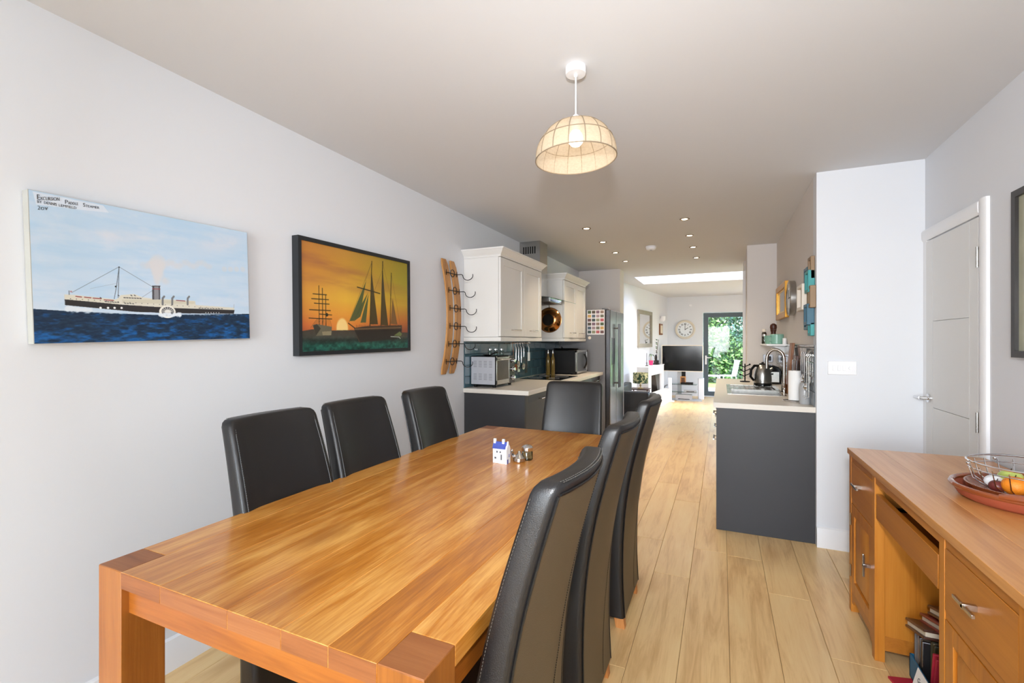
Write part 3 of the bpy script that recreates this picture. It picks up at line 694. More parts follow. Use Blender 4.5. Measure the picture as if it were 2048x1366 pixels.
cv.line([(930, 835), (1000, 790)], .8, '5A6472', .7); cv.line([(600, 780), (770, 745)], .7, '8090A0', .6); cv.line([(462, 820), (462, 795)], 1.3, '4A4A50'); cv.dot((475, 800), 1.8, 'B88088'); cv.line([(1522, 905), (1524, 880)], 1, '9A9AA0')
cv.dot((788, 640), 1.6, '20242C'); cv.dot((762, 766), 2, '20242C')
cv.dot((1090, 930), 21, 'EFEDE4', 1, 1, 17); cv.dot((1092, 928), 16, '3A3C42', .85, 1, 12.5)
for k in range(9): a = PI * k / 8; cv.line([(1092, 930), (1092 + 50 * math.cos(a), 930 - 34 * math.sin(a))], 1.3, 'E8E8E2')
cv.dot((1092, 930), 8, 'E8E8E4', .9, 1, 6)
for k in range(70):
    x = 445 + rng.random() ** 1.6 * 150; cv.dot((x, 915 - (600 - x) * .10 * rng.random() + 10 * rng.random()), 2 + 3 * rng.random(), 'DDE6F0', .6, 2)
for k in range(90):
    x = 470 + rng.random() * 560; cv.dot((x, 925 + (x - 470) * .018 + 12 * rng.random()), 1.5 + 2.2 * rng.random(), 'C9D8E8', .5, 2, 1.2)
for k in range(60): x = 1030 + rng.random() * 150; cv.dot((x, 945 + 18 * rng.random() - abs(x - 1100) * .08), 2.2 + 2 * rng.random(), 'E4ECF4', .7, 2)
for k in range(60): x = 1180 + rng.random() * 400; cv.dot((x, 942 + 10 * rng.random()), 1.5 + 2 * rng.random(), 'B9CDE2', .45, 2, 1)
pt = T('steamer_painting', 'unframed canvas painting of a paddle steamer on a dark blue sea, on the left wall', 'painting', (-2.08, 1.137, 1.36))
p('canvas', B((-2.097, .752, 1.373), (-2.0605, 1.522, 1.878)), m_canvas, pt)
m_paint = vcol('acrylic_paint', .55)
cv.to_mesh('painted_picture', m_paint, pt, (-2.060, .754, 1.877), (0, .767, 0), (0, 0, -.503))
def wt(s_, q0, q1, size, m=m_ink):      # lettering fitted between two points of the sketch
    u0, v0 = F1(q0); u1, v1 = F1(q1); a = Vector((-2.0594, .754 + .767 * u0, 1.877 - .503 * v0)); b = Vector((-2.0594, .754 + .767 * u1, 1.877 - .503 * v1))
    o = text(s_, size, m, pt, a, b - a, (0, 0, 1), offset=-.0002)
    ys_ = [v.co.y for v in o.data.vertices]; w_ = max(ys_) - min(ys_); k = abs(b.y - a.y) / w_; y_ = min(ys_); z_ = o.data.vertices[0].co.z
    for v in o.data.vertices: v.co.y = y_ + (v.co.y - y_) * k
wt('E', (272, 200), (290, 204), .024); wt('XCURSION', (294, 206), (418, 217), .0165); wt('P', (452, 228), (470, 231), .020); wt('ADDLE', (474, 232), (537, 240), .014)
wt('S', (568, 246), (582, 248), .019); wt('TEAMER', (586, 249), (672, 262), .013)
wt('BY', (274, 224), (303, 228), .0135); wt('DENNIS', (318, 231), (398, 243), .0135); wt('LEMFIELD', (412, 246), (524, 264), .0125)
wt('2', (276, 268), (292, 270), .019, m_ink2); wt('ov', (296, 270), (340, 272), .022, m_ink2)
pt.rotation_euler = (math.radians(1.7), 0, 0)

# ships at sunset, framed
F2 = homog([(172, 165), (1052, 352), (1046, 1062), (172, 1090)], [(0, 0), (1, 0), (1, 1), (0, 1)])
cv = Canvas(360, 236, F2); vv = cv.Y / cv.h; uu = cv.X / cv.w
def ramp(t, ks):
    out = np.zeros(t.shape + (3,))
    for i in range(3): out[..., i] = np.interp(t, [k[0] for k in ks], [rgb(k[1])[i] for k in ks])
    return out
A_ = ramp(vv, [(0, 'C58F3E'), (.15, 'CC9638'), (.3, 'DCA53E'), (.5, 'EBB840'), (.65, 'E8A13C'), (.75, 'D87838'), (.82, 'B85A34'), (1, '3A3A30')])
B_ = ramp(vv, [(0, '9A8A28'), (.25, 'A99A2C'), (.5, 'C9A034'), (.7, 'BE6E32'), (.82, '8E4A34'), (1, '3A3A30')])
t_ = np.clip((uu - .35) * 1.7, 0, 1)[..., None]; cv.a = A_ * (1 - t_) + B_ * t_
t_ = np.clip(.35 - uu, 0, 1)[..., None] * 1.3; cv.a = cv.a * (1 - t_ * .8) + rgb('C0653A') * t_ * .8
n1 = cv.noise(3, 14, 11); cl = np.exp(-((vv - .13 - .22 * uu) / .07) ** 2) + .7 * np.exp(-((vv - .32 - .1 * uu) / .05) ** 2)
cv.mix(np.clip(cl * np.clip(n1 * 2.4 - .6, 0, 1), 0, 1) * .6 * np.clip(1.25 - uu, 0, 1), rgb('9A5F44'))
cv.dot((500, 880), 60, 'F2A23C', .5, 50, 34); cv.dot((505, 900), 18, 'FFD98A', 1, 4, 24)
sea = Canvas(360, 236, F2); sea.poly([(150, 925), (260, 905), (430, 915), (600, 912), (700, 925), (1070, 935), (1070, 1100), (150, 1110)], 'FFFFFF'); mask = sea.a[..., 0]
w1 = cv.noise(40, 40, 12, 3); seac = ramp(vv, [(.8, '4A3E34'), (.87, '44463E'), (.9, '22302C'), (.95, '1F5A4C'), (1, '18483E')]) + (w1[..., None] - .5) * np.array([.22, .42, .36]) * np.clip((vv - .84) * 8, 0.1, 1)[..., None]
cv.a = cv.a * (1 - mask[..., None]) + seac * mask[..., None]
dk = '2E2A1C'
for a, b, c, d in ((318, 545, 318, 900), (346, 565, 346, 900), (372, 620, 372, 900)): cv.line([(a, b), (c, d)], 1.8, dk)
for a, b, y in ((270, 380, 615), (258, 395, 655), (280, 400, 692), (240, 410, 746), (320, 420, 782), (236, 420, 815)): cv.line([(a, y - 3), (b, y + 5)], 1.9, dk)
for k in range(14): cv.line([(300 + 8 * k, 820), (250 + 13 * k, 890)], .8, '5A4426', .8)
cv.dot((380, 785), 4, dk)
cv.poly([(265, 870), (300, 862), (420, 885), (415, 955), (290, 960)], '6A6450'); cv.poly([(268, 872), (300, 862), (330, 900), (290, 958)], '3E3A30'); cv.poly([(340, 925), (418, 920), (412, 955), (345, 955)], '8E8468')
for P in ([(707, 497), (565, 838), (600, 835), (660, 740)], [(720, 600), (640, 740), (600, 840), (655, 800)], [(726, 610), (690, 720), (655, 850), (700, 850)]): cv.poly(P, '4E5A38', .92)
for P in ([(755, 440), (742, 700), (735, 865), (800, 865), (775, 640)], [(846, 400), (832, 700), (825, 870), (885, 875), (862, 650)]): cv.poly(P, '4A4028', .95)
cv.poly([(925, 640), (905, 860), (962, 868)], '7A5A34', .95)
for a, b, c, d, w in ((756, 335, 732, 880, 2.6), (847, 335, 824, 880, 2.8), (918, 432, 900, 880, 2.4)): cv.line([(a, b), (c, d)], w, dk)
cv.line([(632, 553), (820, 606)], 2.6, dk); cv.line([(555, 855), (620, 905)], 2.4, dk)
for P in ([(756, 340), (560, 845)], [(846, 345), (960, 860)], [(756, 345), (700, 500)], [(918, 440), (985, 870)], [(846, 400), (760, 620)]): cv.line(P, .7, '5A4A2A', .8)
cv.poly([(600, 895), (700, 880), (1000, 872), (1000, 960), (960, 985), (660, 1015), (640, 1012)], '4A3A2C'); cv.poly([(605, 915), (1000, 905), (960, 985), (650, 1015)], '2A2420')
cv.line([(610, 905), (990, 892)], 1.6, '8E7450')
for k in range(28): cv.line([(620 + 13 * k, 872 + 3 * math.sin(k * 2)), (620 + 13 * k, 900)], 1.2, '5A3A28')
cv.poly([(930, 960), (980, 925), (1000, 945), (990, 965)], '6E7A48'); cv.line([(905, 968), (975, 972), (985, 985)], 2, 'C8D0C0')
fr = T('sunset_picture', 'black framed picture of sailing ships at sunset, on the left wall', 'picture', (-2.08, 2.29, 1.29))
a0, a1, b0, b1 = 1.80, 2.775, 1.298, 1.944; w = .022
fm = MB(); x0, x1 = -2.098, -2.052
fm.box((x0, a0, b0), (x1, a0 + w, b1)).box((x0, a1 - w, b0), (x1, a1, b1)).box((x0, a0 + w, b0), (x1, a1 - w, b0 + w)).box((x0, a0 + w, b1 - w), (x1, a1 - w, b1))
p('frame', fm, M('black_frame', '1E2226', .4), fr)
p('backing_board', B((-2.097, a0 + w, b0 + w), (-2.062, a1 - w, b1 - w)), m_blackm, fr)
cv.to_mesh('printed_picture', vcol('photo_print', .3, .3), fr, (-2.0612, a0 + w, b1 - w), (0, a1 - a0 - 2 * w, 0), (0, 0, -(b1 - b0 - 2 * w)))
fr.rotation_euler = (math.radians(.7), 0, 0)

# picture on the right wall
rp = T('landscape_picture', 'black framed green picture at the right edge, on the right wall', 'picture', (1.14, 2.3, 1.30))
fm = MB(); x0, x1 = 1.115, 1.149; a0, a1, b0, b1, w = 1.95, 2.66, 1.303, 2.0, .028
fm.box((x0, a0, b0), (x1, a0 + w, b1)).box((x0, a1 - w, b0), (x1, a1, b1)).box((x0, a0 + w, b0), (x1, a1 - w, b0 + w)).box((x0, a0 + w, b1 - w), (x1, a1 - w, b1))
p('frame', fm, M('dark_frame', '2A2624', .4), rp)
p('mount', B((1.128, a0 + w, b0 + w), (1.148, a1 - w, b1 - w)), M('pale_green_print', 'A9A890', .15, var=.35, scale=6), rp)

# ------------------------------------------------------------------ stave wall rack with wire hooks
rk = T('stave_hook_rack', 'wall rack of two curved oak staves with six black wire hooks', 'wall rack', (-2.1, 3.33, 1.08))
def sx_(z): u = (z - 1.575) / .475; return -2.088 + .062 * (1 - u * u)
for yc in (3.256, 3.384):
    rings = []
    for i in range(19):
        z = 1.10 + .95 * i / 18; hw = .045 if 0 < i < 18 else .030; x = sx_(z)
        rings.append([(x, yc - hw, z), (x + .014, yc - hw, z), (x + .014, yc + hw, z), (x, yc + hw, z)])
    p('stave', MB().loft(rings), m_staves, rk, .003)
for i in range(6):
    z = 1.205 + .146 * i; x = sx_(z) + .0155
    hk = MB(); r = .0032
    hk.tube([(x + .004, 3.235, z), (x + .004, 3.410, z)], r, 6)
    hk.tube(arc((x + .012, 3.322, z), .030, 0, 2 * PI * 15 / 16, 15, lambda a, b: (0, a, b)), r, 6, True)
    for yy in (3.24, 3.405): hk.tube([(x + .004, yy, z - .022), (x + .004, yy, z + .022)], r, 6)
    pth = [(x + .004, 3.410, z), (x + .045, 3.408, z), (x + .055, 3.408, z - .004)] + arc((x + .105, 3.415, z - .012), .048, PI, 2 * PI + .25, 12, lambda a, b: (a, 0, b * .8))
    hk.tube(pth, r, 6)
    p('hook', hk, m_iron, rk)

# ------------------------------------------------------------------ left kitchen run
WL = .955
def handle_bar(x, ya_, yb_, z, sgn=1, r=.006):      # bar running along y in front of a face at x
    mb = MB().tube([(x + sgn * .032, ya_, z), (x + sgn * .032, yb_, z)], r, 10)
    for yy in (ya_ + .012, yb_ - .012): mb.tube([(x, yy, z), (x + sgn * .032, yy, z)], r * .8, 8)
    return mb
def shaker(xf, y0, y1, z0, z1, sgn=1, th=.02, fw=.06, rec=.007):
    mb = MB(); xi = xf - sgn * th
    mb.box((xi, y0, z0), (xf, y0 + fw, z1)).box((xi, y1 - fw, z0), (xf, y1, z1)).box((xi, y0 + fw, z0), (xf, y1 - fw, z0 + fw)).box((xi, y0 + fw, z1 - fw), (xf, y1 - fw, z1)).box((xi, y0 + fw, z0 + fw), (xf - sgn * rec, y1 - fw, z1 - fw))
    return mb
FX = -1.535
solo('end_panel', B((-2.098, 3.625, .0), (FX + .022, 3.643, .915)), m_grey, 'plain dark grey end panel closing the left kitchen units', 'panel', bev=.001)
segs = [(3.645, 4.245, 'dark grey base cabinet nearest the camera under the toaster oven'), (4.245, 4.70, 'dark grey base cabinet left of the hob'),
        (4.70, 5.40, 'dark grey base cabinet under the black hob'), (5.40, 5.85, 'dark grey base cabinet under the microwave'), (5.85, 6.285, 'dark grey base cabinet beside the fridge freezer')]
for y0, y1, lab in segs:
    t = T('base_cabinet', lab, 'cabinet', (-1.8, (y0 + y1) / 2, 0), 'dark grey base cabinets along the left wall')
    p('carcass', B((-2.09, y0 + .001, .10), (FX, y1 - .001, .915)), m_grey, t)
    p('plinth', B((-2.09, y0 + .001, 0), (FX - .05, y1 - .001, .10)), m_grey, t)
    d = p('door', shaker(FX + .022, y0 + .003, y1 - .003, .115, .905, fw=.07), m_grey, t, .0015)
    p('handle', handle_bar(FX + .022, y1 - .30 if y1 - y0 > .5 else y0 + .1, y1 - .08, .855), m_steel, d)
solo('worktop', B((-2.099, 3.605, .916), (FX + .065, 6.29, WL)), m_work, 'pale stone effect worktop on the left kitchen run', 'worktop', bev=.004)
# splashback tiles
def tiles(name, x, sgn, y0, y1, z0, z1, mat, gm, tw=.2, th=.1, off=0):
    par = st(name, B((x, y0, z0), (x + sgn * .004, y1, z1)), gm)
    g = .0022; ch_ = {}
    r = 0; z = z0
    while z < z1 - .015:
        h_ = min(th, z1 - z); y = y0 - (tw / 2 if r % 2 else 0)
        while y < y1 - .01:
            a, b = max(y, y0), min(y + tw, y1); y += tw
            if b - a < .02: continue
            key = (round(b - a, 3), round(h_, 3))
            if key not in ch_:
                hw, hh = (b - a) / 2 - g / 2, h_ / 2 - g / 2; c = .004; X0, X1, X2 = 0, sgn * .006, sgn * .009
                mb = MB().loft([[(X0, -hw, -hh), (X0, hw, -hh), (X0, hw, hh), (X0, -hw, hh)], [(X1, -hw, -hh), (X1, hw, -hh), (X1, hw, hh), (X1, -hw, hh)], [(X2, -hw + c, -hh + c), (X2, hw - c, -hh + c), (X2, hw - c, hh - c), (X2, -hw + c, hh - c)]])
                me = mesh('tile', mb, sm=0); me.materials.append(mat); ch_[key] = me
            o = bpy.data.objects.new('tile', ch_[key]); C.objects.link(o); o.parent = par
            o.location = (x + sgn * .002, (a + b) / 2, z + h_ / 2); o.rotation_euler = (random.uniform(-.002, .002), random.uniform(-.004, .004), random.uniform(-.004, .004))
        z += th; r += 1
    return par
tiles('trim_3', -2.1, 1, 3.62, 6.28, WL, 1.375, m_tile, m_grout)
tiles('trim_4', .58, -1, 3.70, 6.13, .926, 1.345, m_tileg, m_groutl)
# wall cabinets
def wall_cab(y0, y1, xf, lab):
    t = T('wall_cabinet', lab, 'cabinet', (-1.9, (y0 + y1) / 2, 1.38), 'white wall cabinets on the left wall')
    p('carcass', B((-2.099, y0, 1.41), (xf - .022, y1, 2.105)), m_cab, t, .001)
    p('light_pelmet', B((-2.099, y0 - .004, 1.372), (xf + .003, y1 + .004, 1.408)), m_cab, t, .002)
    cn = MB(); a, b = (-2.099, y0), (xf, y1)
    cn.flare(a, b, .0, .002, 2.106, 2.125).flare(a, b, .004, .012, 2.125, 2.135).flare(a, b, .014, .040, 2.135, 2.168).flare(a, b, .046, .048, 2.168, 2.180)
    p('cornice', cn, m_cab, t)
    mid = (y0 + y1) / 2 + .03 * (y1 - y0)
    for q0, q1 in ((y0 + .001, mid - .0015), (mid + .0015, y1 - .001)):
        d = p('door', shaker(xf, q0, q1, 1.415, 2.100, fw=.065), m_cab, t, .0015)
        yc = q0 + (q1 - q0) * (.42 if q0 < y0 + .1 else .28); p('handle', handle_bar(xf, yc - .005, yc + .16, 1.475), m_nickel, d)
wall_cab(3.62, 4.62, -1.735, 'larger white wall cabinet nearest the camera, beside the stave rack')
wall_cab(5.30, 6.24, -1.70, 'white wall cabinet beyond the extractor, next to the fridge')
# cooker hood
hdn = T('cooker_hood', 'stainless steel chimney cooker hood with a curved glass canopy', 'cooker hood', (-1.9, 4.96, 1.8))
c0 = MB().box((-2.099, 4.88, 1.87), (-1.85, 5.12, ZC - .001))
p('chimney', c0, m_steel, hdn, .003)
vn = MB()
for k in range(6): vn.box((-2.055 + k * .027, 4.8785, 2.36), (-2.04 + k * .027, 4.8805, 2.44))
p('vent_slots', vn, m_black, hdn)
p('motor_box', B((-2.099, 4.74, 1.80), (-1.70, 5.20, 1.855)), m_steeld, hdn, .006)
gl = MB(); r_ = []
for i in range(13):
    x = -2.09 + .54 * i / 12; z = 1.862 - .055 * (i / 12) ** 3
    r_.append([(x, 4.66, z), (x, 5.26, z), (x, 5.26, z + .006), (x, 4.66, z + .006)])
gl.loft(r_)
p('glass_canopy', gl, m_gl2, hdn)
p('control_strip', B((-1.70, 4.78, 1.808), (-1.694, 5.16, 1.85)), m_chrome, hdn)
# hob
hb = T('hob', 'black glass hob set in the left worktop', 'hob', (-1.78, 5.06, WL))
p('glass_top', B((-2.04, 4.74, WL), (-1.56, 5.38, WL + .006)), m_hob, hb, .002)
for x, y, r in ((-1.92, 4.92, .08), (-1.70, 4.92, .06), (-1.92, 5.2, .06), (-1.70, 5.2, .08)):
    p('cooking_zone', MB().tube([(x + r * math.cos(a), y + r * math.sin(a), WL + .0064) for a in [2 * PI * k / 30 for k in range(30)]], .0006, 4, True), m_greyp, hb)
# toaster oven
to = T('toaster_oven', 'silver sided toaster oven with a glass door on the left worktop', 'toaster oven', (-1.95, 3.93, WL))
ox0, ox1, oy0, oy1, oz0, oz1 = -2.085, -1.835, 3.72, 4.13, WL + .022, WL + .282
p('body', B((ox0, oy0 + .004, oz0), (ox1, oy1, oz1)), m_blackm, to, .004)
sp = B((ox0 + .004, oy0, oz0 + .006), (ox1 - .006, oy0 + .006, oz1 - .006)); sp_o = p('side_panel', sp, M('silver_panel', 'B9BBC2', .35, .3), to, .002)
vs = MB()
for bz in (oz0 + .075, oz0 + .19):
    for c_ in range(4):
        for r in range(6): vs.box((ox0 + .03 + c_ * .052, oy0 - .001, bz - .028 + r * .0105), (ox0 + .062 + c_ * .052, oy0 + .001, bz - .0255 + r * .0105))
p('vent_slots', vs, m_steeld, sp_o)
for x in (ox0 + .03, ox1 - .03):
    for y in (oy0 + .04, oy1 - .04): p('foot', MB().lathe([(.014, 0), (.016, .022)], (x, y, WL), 12), m_blackm, to)
p('front_frame', MB().box((ox1, oy0 + .01, oz0 + .005), (ox1 + .008, oy0 + .285, oz0 + .045)).box((ox1, oy0 + .01, oz1 - .04), (ox1 + .008, oy0 + .285, oz1 - .008)).box((ox1, oy0 + .01, oz0), (ox1 + .008, oy0 + .025, oz1)).box((ox1, oy0 + .275, oz0), (ox1 + .008, oy0 + .29, oz1)), m_steel, to, .002)
dr = p('glass_door', B((ox1, oy0 + .025, oz0 + .045), (ox1 + .006, oy0 + .275, oz1 - .04)), M('oven_glass', '5A5648', .08, var=.3), to)
p('handle', handle_bar(ox1 + .006, oy0 + .04, oy0 + .26, oz1 - .028), m_chrome, dr)
p('control_panel', B((ox1, oy0 + .29, oz0), (ox1 + .008, oy1 - .002, oz1)), m_black, to, .002)
for z in (oz0 + .05, oz0 + .13, oz0 + .21): p('knob', MB().lathe([(.022, 0), (.022, .006), (.017, .008), (.016, .026), (0, .027)], (ox1 + .008, oy1 - .055, z), 18, 'X'), m_chrome, to)
# small things on the oven
solo('black_spoon_rest', MB().lathe([(.0, 0), (.03, 0), (.045, .012), (.040, .014), (.0, .004)], (-1.97, 3.83, oz1), 20).tube([(-1.94, 3.84, oz1 + .012), (-1.90, 3.86, oz1 + .03), (-1.885, 3.87, oz1 + .034)], .005), m_blackm, 'small black dish with a curled handle on top of the toaster oven', 'dish')
for k, (x, y) in enumerate(((-2.02, 3.98), (-1.98, 4.02), (-1.93, 4.05))):
    j = T('spice_jar', ['left glass spice jar on top of the toaster oven', 'middle glass spice jar on top of the toaster oven', 'right glass spice jar on top of the toaster oven'][k], 'jar', (x, y, oz1), 'jars on the toaster oven')
    p('jar_body', MB().lathe([(.018, 0), (.019, .003), (.019, .045), (.014, .052)], (x, y, oz1), 14), m_gl2, j)
    p('lid', MB().lathe([(.016, .05), (.016, .062), (0, .063)], (x, y, oz1), 14), m_chrome, j)
# utensil rail
ur = T('utensil_rail', 'steel rail under the larger wall cabinet holding hanging utensils', 'rail', (-2.0, 4.68, 1.35))
p('bar', MB().tube([(-2.0, 4.42, 1.35), (-2.0, 4.97, 1.35)], .005, 8), m_steel, ur)
p('bracket', MB().tube([(-2.09, 4.45, 1.35), (-2.0, 4.45, 1.35)], .006, 8).tube([(-2.09, 4.94, 1.35), (-2.0, 4.94, 1.35)], .006, 8), m_steel, ur)
def utensil(y, kind, L, lab, mat=None, x=-1.985):
    t = T(kind, lab, 'utensil', (x, y, 1.34 - L), 'utensils hanging from the rail')
    z1 = 1.352; mt = mat or m_steel
    p('handle', MB().tube(arc((x, y, z1), .012, -PI * .2, PI * 1.0, 8, lambda a, b: (a, 0, b)) + [(x - .012, y, z1 - .03), (x, y, z1 - .05), (x, y, z1 - L + .09)], [.0022] * 10 + [.0035, .0055], 8), mt, t)
    zb = z1 - L
    if kind in ('ladle', 'serving_spoon'):
        p('bowl', MB().lathe([(0, -.012), (.02, -.008), (.032, .006), (.036, .02), (.033, .02), (.018, .0), (0, -.006)], (x + .01, y, zb + .05), 18, 'X'), mt, t)
    elif kind == 'whisk':
        w_ = MB()
        for a in (0, PI / 3, 2 * PI / 3): w_.tube([(x + math.cos(a) * .025 * math.sin(PI * i / 12) * (1 if i <= 12 else 1), y + math.sin(a) * .025 * math.sin(PI * i / 12), zb + .1 - .1 * math.sin(PI * i / 24)) for i in range(13)], .001, 5).tube([(x - math.cos(a) * .025 * math.sin(PI * i / 12), y - math.sin(a) * .025 * math.sin(PI * i / 12), zb + .1 - .1 * math.sin(PI * i / 24)) for i in range(13)], .001, 5)
        p('wires', w_, mt, t)
    else:
        bl_ = MB().box((x - .002, y - .032, zb), (x + .002, y + .032, zb + .095)); p('blade', bl_, mt, t, .0015)
for i, (kd, L, y, lab, mt) in enumerate([('ladle', .30, 4.45, 'wooden ladle at the near end of the utensil rail', m_bwood), ('serving_spoon', .27, 4.52, 'steel serving spoon second from the near end of the rail', None), ('spatula', .31, 4.59, 'steel spatula third from the near end of the rail', None),
        ('serving_spoon', .30, 4.66, 'long steel serving spoon in the middle of the rail', None), ('whisk', .24, 4.73, 'wire whisk hanging beyond the middle of the rail', None), ('spatula', .33, 4.80, 'black spatula near the far end of the rail', m_blackm), ('spatula', .20, 4.88, 'short white spatula at the far end of the rail', m_white)]):
    utensil(y, kd, L, lab, mt)
# oil bottles
for k, (x, y) in enumerate(((-1.955, 5.44), (-1.900, 5.46))):
    t = T('oil_bottle', ['left tall glass bottle of yellow oil beside the microwave', 'right tall glass bottle of yellow oil touching the microwave side'][k], 'bottle', (x, y, WL), 'oil bottles beside the microwave')
    p('glass', MB().lathe([(.022, 0), (.025, .005), (.025, .19), (.020, .215), (.012, .235), (.011, .27)], (x, y, WL), 20), m_oil, t)
    p('stopper', MB().lathe([(.013, .268), (.013, .285), (.005, .287), (.004, .31), (0, .311)], (x, y, WL), 12), m_steel, t)
# microwave with a tray on it
mw = T('microwave', 'black microwave oven with a steel framed door on the left worktop', 'microwave', (-1.85, 5.9, WL))
q = (-2.06, 5.62, WL + .012, -1.665, 6.14, WL + .305)
p('body', B(q[:3], q[3:]), m_blackm, mw, .004)
mf = MB(); mf.box((q[3], q[1], q[2]), (q[3] + .02, q[1] + .03, q[5])).box((q[3], q[4] - .03, q[2]), (q[3] + .02, q[4], q[5])).box((q[3], q[1], q[5] - .03), (q[3] + .02, q[4], q[5])).box((q[3], q[1], q[2]), (q[3] + .02, q[4], q[2] + .03))
p('door_frame', mf, m_steel, mw, .003)
p('door_window', B((q[3], q[1] + .03, q[2] + .03), (q[3] + .014, q[4] - .03, q[5] - .03)), m_steeld, mw)
p('handle', MB().tube([(q[3] + .018 + .03 * math.sin(PI * i / 12), q[4] - .15, q[2] + .05 + .19 * i / 12) for i in range(13)], .010), m_black, mw)
for x in (-2.0, -1.72):
    for y in (5.67, 6.09): p('foot', MB().lathe([(.015, 0), (.015, .013)], (x, y, WL), 12), m_blackm, mw)
tr_ = T('baking_tray', 'black round tray lying on top of the microwave', 'tray', (-1.86, 5.86, q[5]))
p('tray_body', MB().lathe([(0, .0), (.15, .0), (.165, .018), (.16, .020), (.145, .005), (0, .005)], (-1.86, 5.86, q[5]), 28), m_blackm, tr_)
p('handle', MB().tube([(-1.86, 5.72, q[5] + .018), (-1.84, 5.62, q[5] + .035), (-1.82, 5.56, q[5] + .045)], .008), m_blackm, tr_)
# copper pan on the side of the far wall cabinet
pn = T('copper_pan', 'round copper pan hanging on the side of the far white wall cabinet', 'pan', (-1.885, 5.27, 1.48))
p('pan_body', MB().lathe([(0, -.055), (.075, -.055), (.105, -.045), (.135, -.018), (.146, -.004), (.152, -.003), (.150, -.001), (.10, -.002), (0, -.003)], (-1.885, 5.292, 1.628), 40, 'Y'), m_copper, pn)
p('pan_base', MB().lathe([(0, -.057), (.070, -.057), (.072, -.053), (0, -.053)], (-1.885, 5.292, 1.628), 32, 'Y'), m_black, pn, label='dark flat base')
p('hanging_loop', MB().tube([(-1.885, 5.286, 1.775), (-1.885, 5.280, 1.80), (-1.885, 5.292, 1.815)], .007), m_chrome, pn)

# fridge freezer
ff = T('fridge_freezer', 'tall grey steel side-by-side fridge freezer beyond the left worktop', 'fridge', (-1.72, 6.72, 0))
fy0, fy1, fz = 6.305, 7.24, 1.825; FXF = -1.445
p('body', B((-2.09, fy0, .03), (FXF, fy1, fz - .02)), m_fridges, ff, .004)
p('plinth', B((-2.06, fy0 + .02, 0), (FXF - .02, fy1 - .02, .03)), m_blackm, ff)
p('hinge_cover', B((FXF - .05, fy0 + .02, fz - .02), (FXF + .04, fy0 + .12, fz)), m_steeld, ff, .004)
my = 6.70
d1_ = p('door', B((FXF + .008, fy0 + .002, .04), (FXF + .070, my - .003, fz - .022)), m_fridge, ff, .008)
d2_ = p('door', B((FXF + .008, my + .003, .04), (FXF + .070, fy1 - .002, fz - .022)), m_fridge, ff, .008)
hx = FXF + .070
for d, yy in ((d1_, my - .045), (d2_, my + .045)):
    hm = MB().tube([(hx + .045, yy, .72), (hx + .045, yy, 1.62)], .012, 10)
    for z in (.78, 1.56): hm.tube([(hx, yy, z), (hx + .045, yy, z)], .009, 8)
    p('handle', hm, m_steeld, d)
dsp = p('dispenser', B((hx - .004, fy0 + .10, 1.05), (hx + .004, my - .11, 1.42)), m_black, d1_, .003)
# photo sheet on the fridge side
ps = T('photo_sheet', 'white sheet of small photos stuck on the side of the fridge', 'photos', (-1.56, fy0, 1.46))
p('sheet', B((-1.695, fy0 - .0025, 1.465), (-1.455, fy0 - .0005, 1.802)), m_white, ps)
cols = ['4A5A3A', '3A4A4A', '6A6A5A', '4E4438', '8A8A70', 'C8A060', '7A6070', 'B05A60', '506070', '8A7468', '6A4A48', 'A08A90']
pm = [M('snapshot_print', c, .4, var=.5, scale=60) for c in cols]
for r in range(6):
    for c_ in range(4):
        xa = -1.690 + c_ * .0585; zt_ = 1.797 - r * .0545
        p('photo', B((xa + .004, fy0 - .0035, zt_ - .044), (xa + .052, fy0 - .0023, zt_ - .003)), pm[(r * 5 + c_ * 3) % 12], ps)
solo('fridge_magnet', MB().lathe([(0, 0), (.022, 0), (.02, -.006), (0, -.008)], (-1.66, fy0, 1.42), 16, 'Y'), m_cream, 'small round cream magnet below the photos on the fridge side', 'magnet')

# ------------------------------------------------------------------ right kitchen run (island end)
WR = .926
solo('end_panel', B((-.035, 3.715, 0), (.578, 3.735, .888)), m_grey, 'plain dark grey end panel of the right kitchen run', 'panel', bev=.001)
for i, (y0, y1, lab) in enumerate([(3.737, 4.30, 'dark grey base cabinet nearest the camera on the right run'), (4.30, 4.90, 'dark grey base cabinet under the sink, nearer half'), (4.90, 5.50, 'dark grey base cabinet under the sink drainer, far half'), (5.50, 6.13, 'dark grey base cabinet under the kettle')]):
    t = T('base_cabinet', lab, 'cabinet', (.28, (y0 + y1) / 2, 0), 'dark grey base cabinets of the right run')
    p('carcass', B((0, y0 + .001, .10), (.575, y1 - .001, .74 if 0 < i < 3 else .888)), m_grey, t)
    p('plinth', B((.05, y0 + .001, 0), (.57, y1 - .001, .10)), m_grey, t)
    d = p('door', shaker(-.022, y0 + .003, y1 - .003, .115, .70, -1, fw=.07), m_grey, t, .0015)
    p('handle', handle_bar(-.022, y0 + .06, y0 + .22, .64, -1), m_steel, d)
    d = p('drawer', B((-.022, y0 + .003, .706), (0, y1 - .003, .882)), m_grey, t, .0015)
    p('handle', handle_bar(-.022, y0 + .06, y0 + .22, .83, -1), m_steel, d)
wt_ = MB(); sxa, sxb, sya, syb = .06, .47, 4.36, 5.30
wt_.box((-.055, 3.70, .889), (.579, sya, WR)).box((-.055, syb, .889), (.579, 6.139, WR)).box((-.055, sya, .889), (sxa, syb, WR)).box((sxb, sya, .889), (.579, syb, WR))
solo('worktop', wt_, m_work, 'pale stone effect worktop on the right kitchen run with a sink', 'worktop')
sk2 = T('kitchen_sink', 'stainless steel inset sink with a ribbed drainer in the right worktop', 'sink', (.27, 4.83, WR))
rm = MB(); z = WR
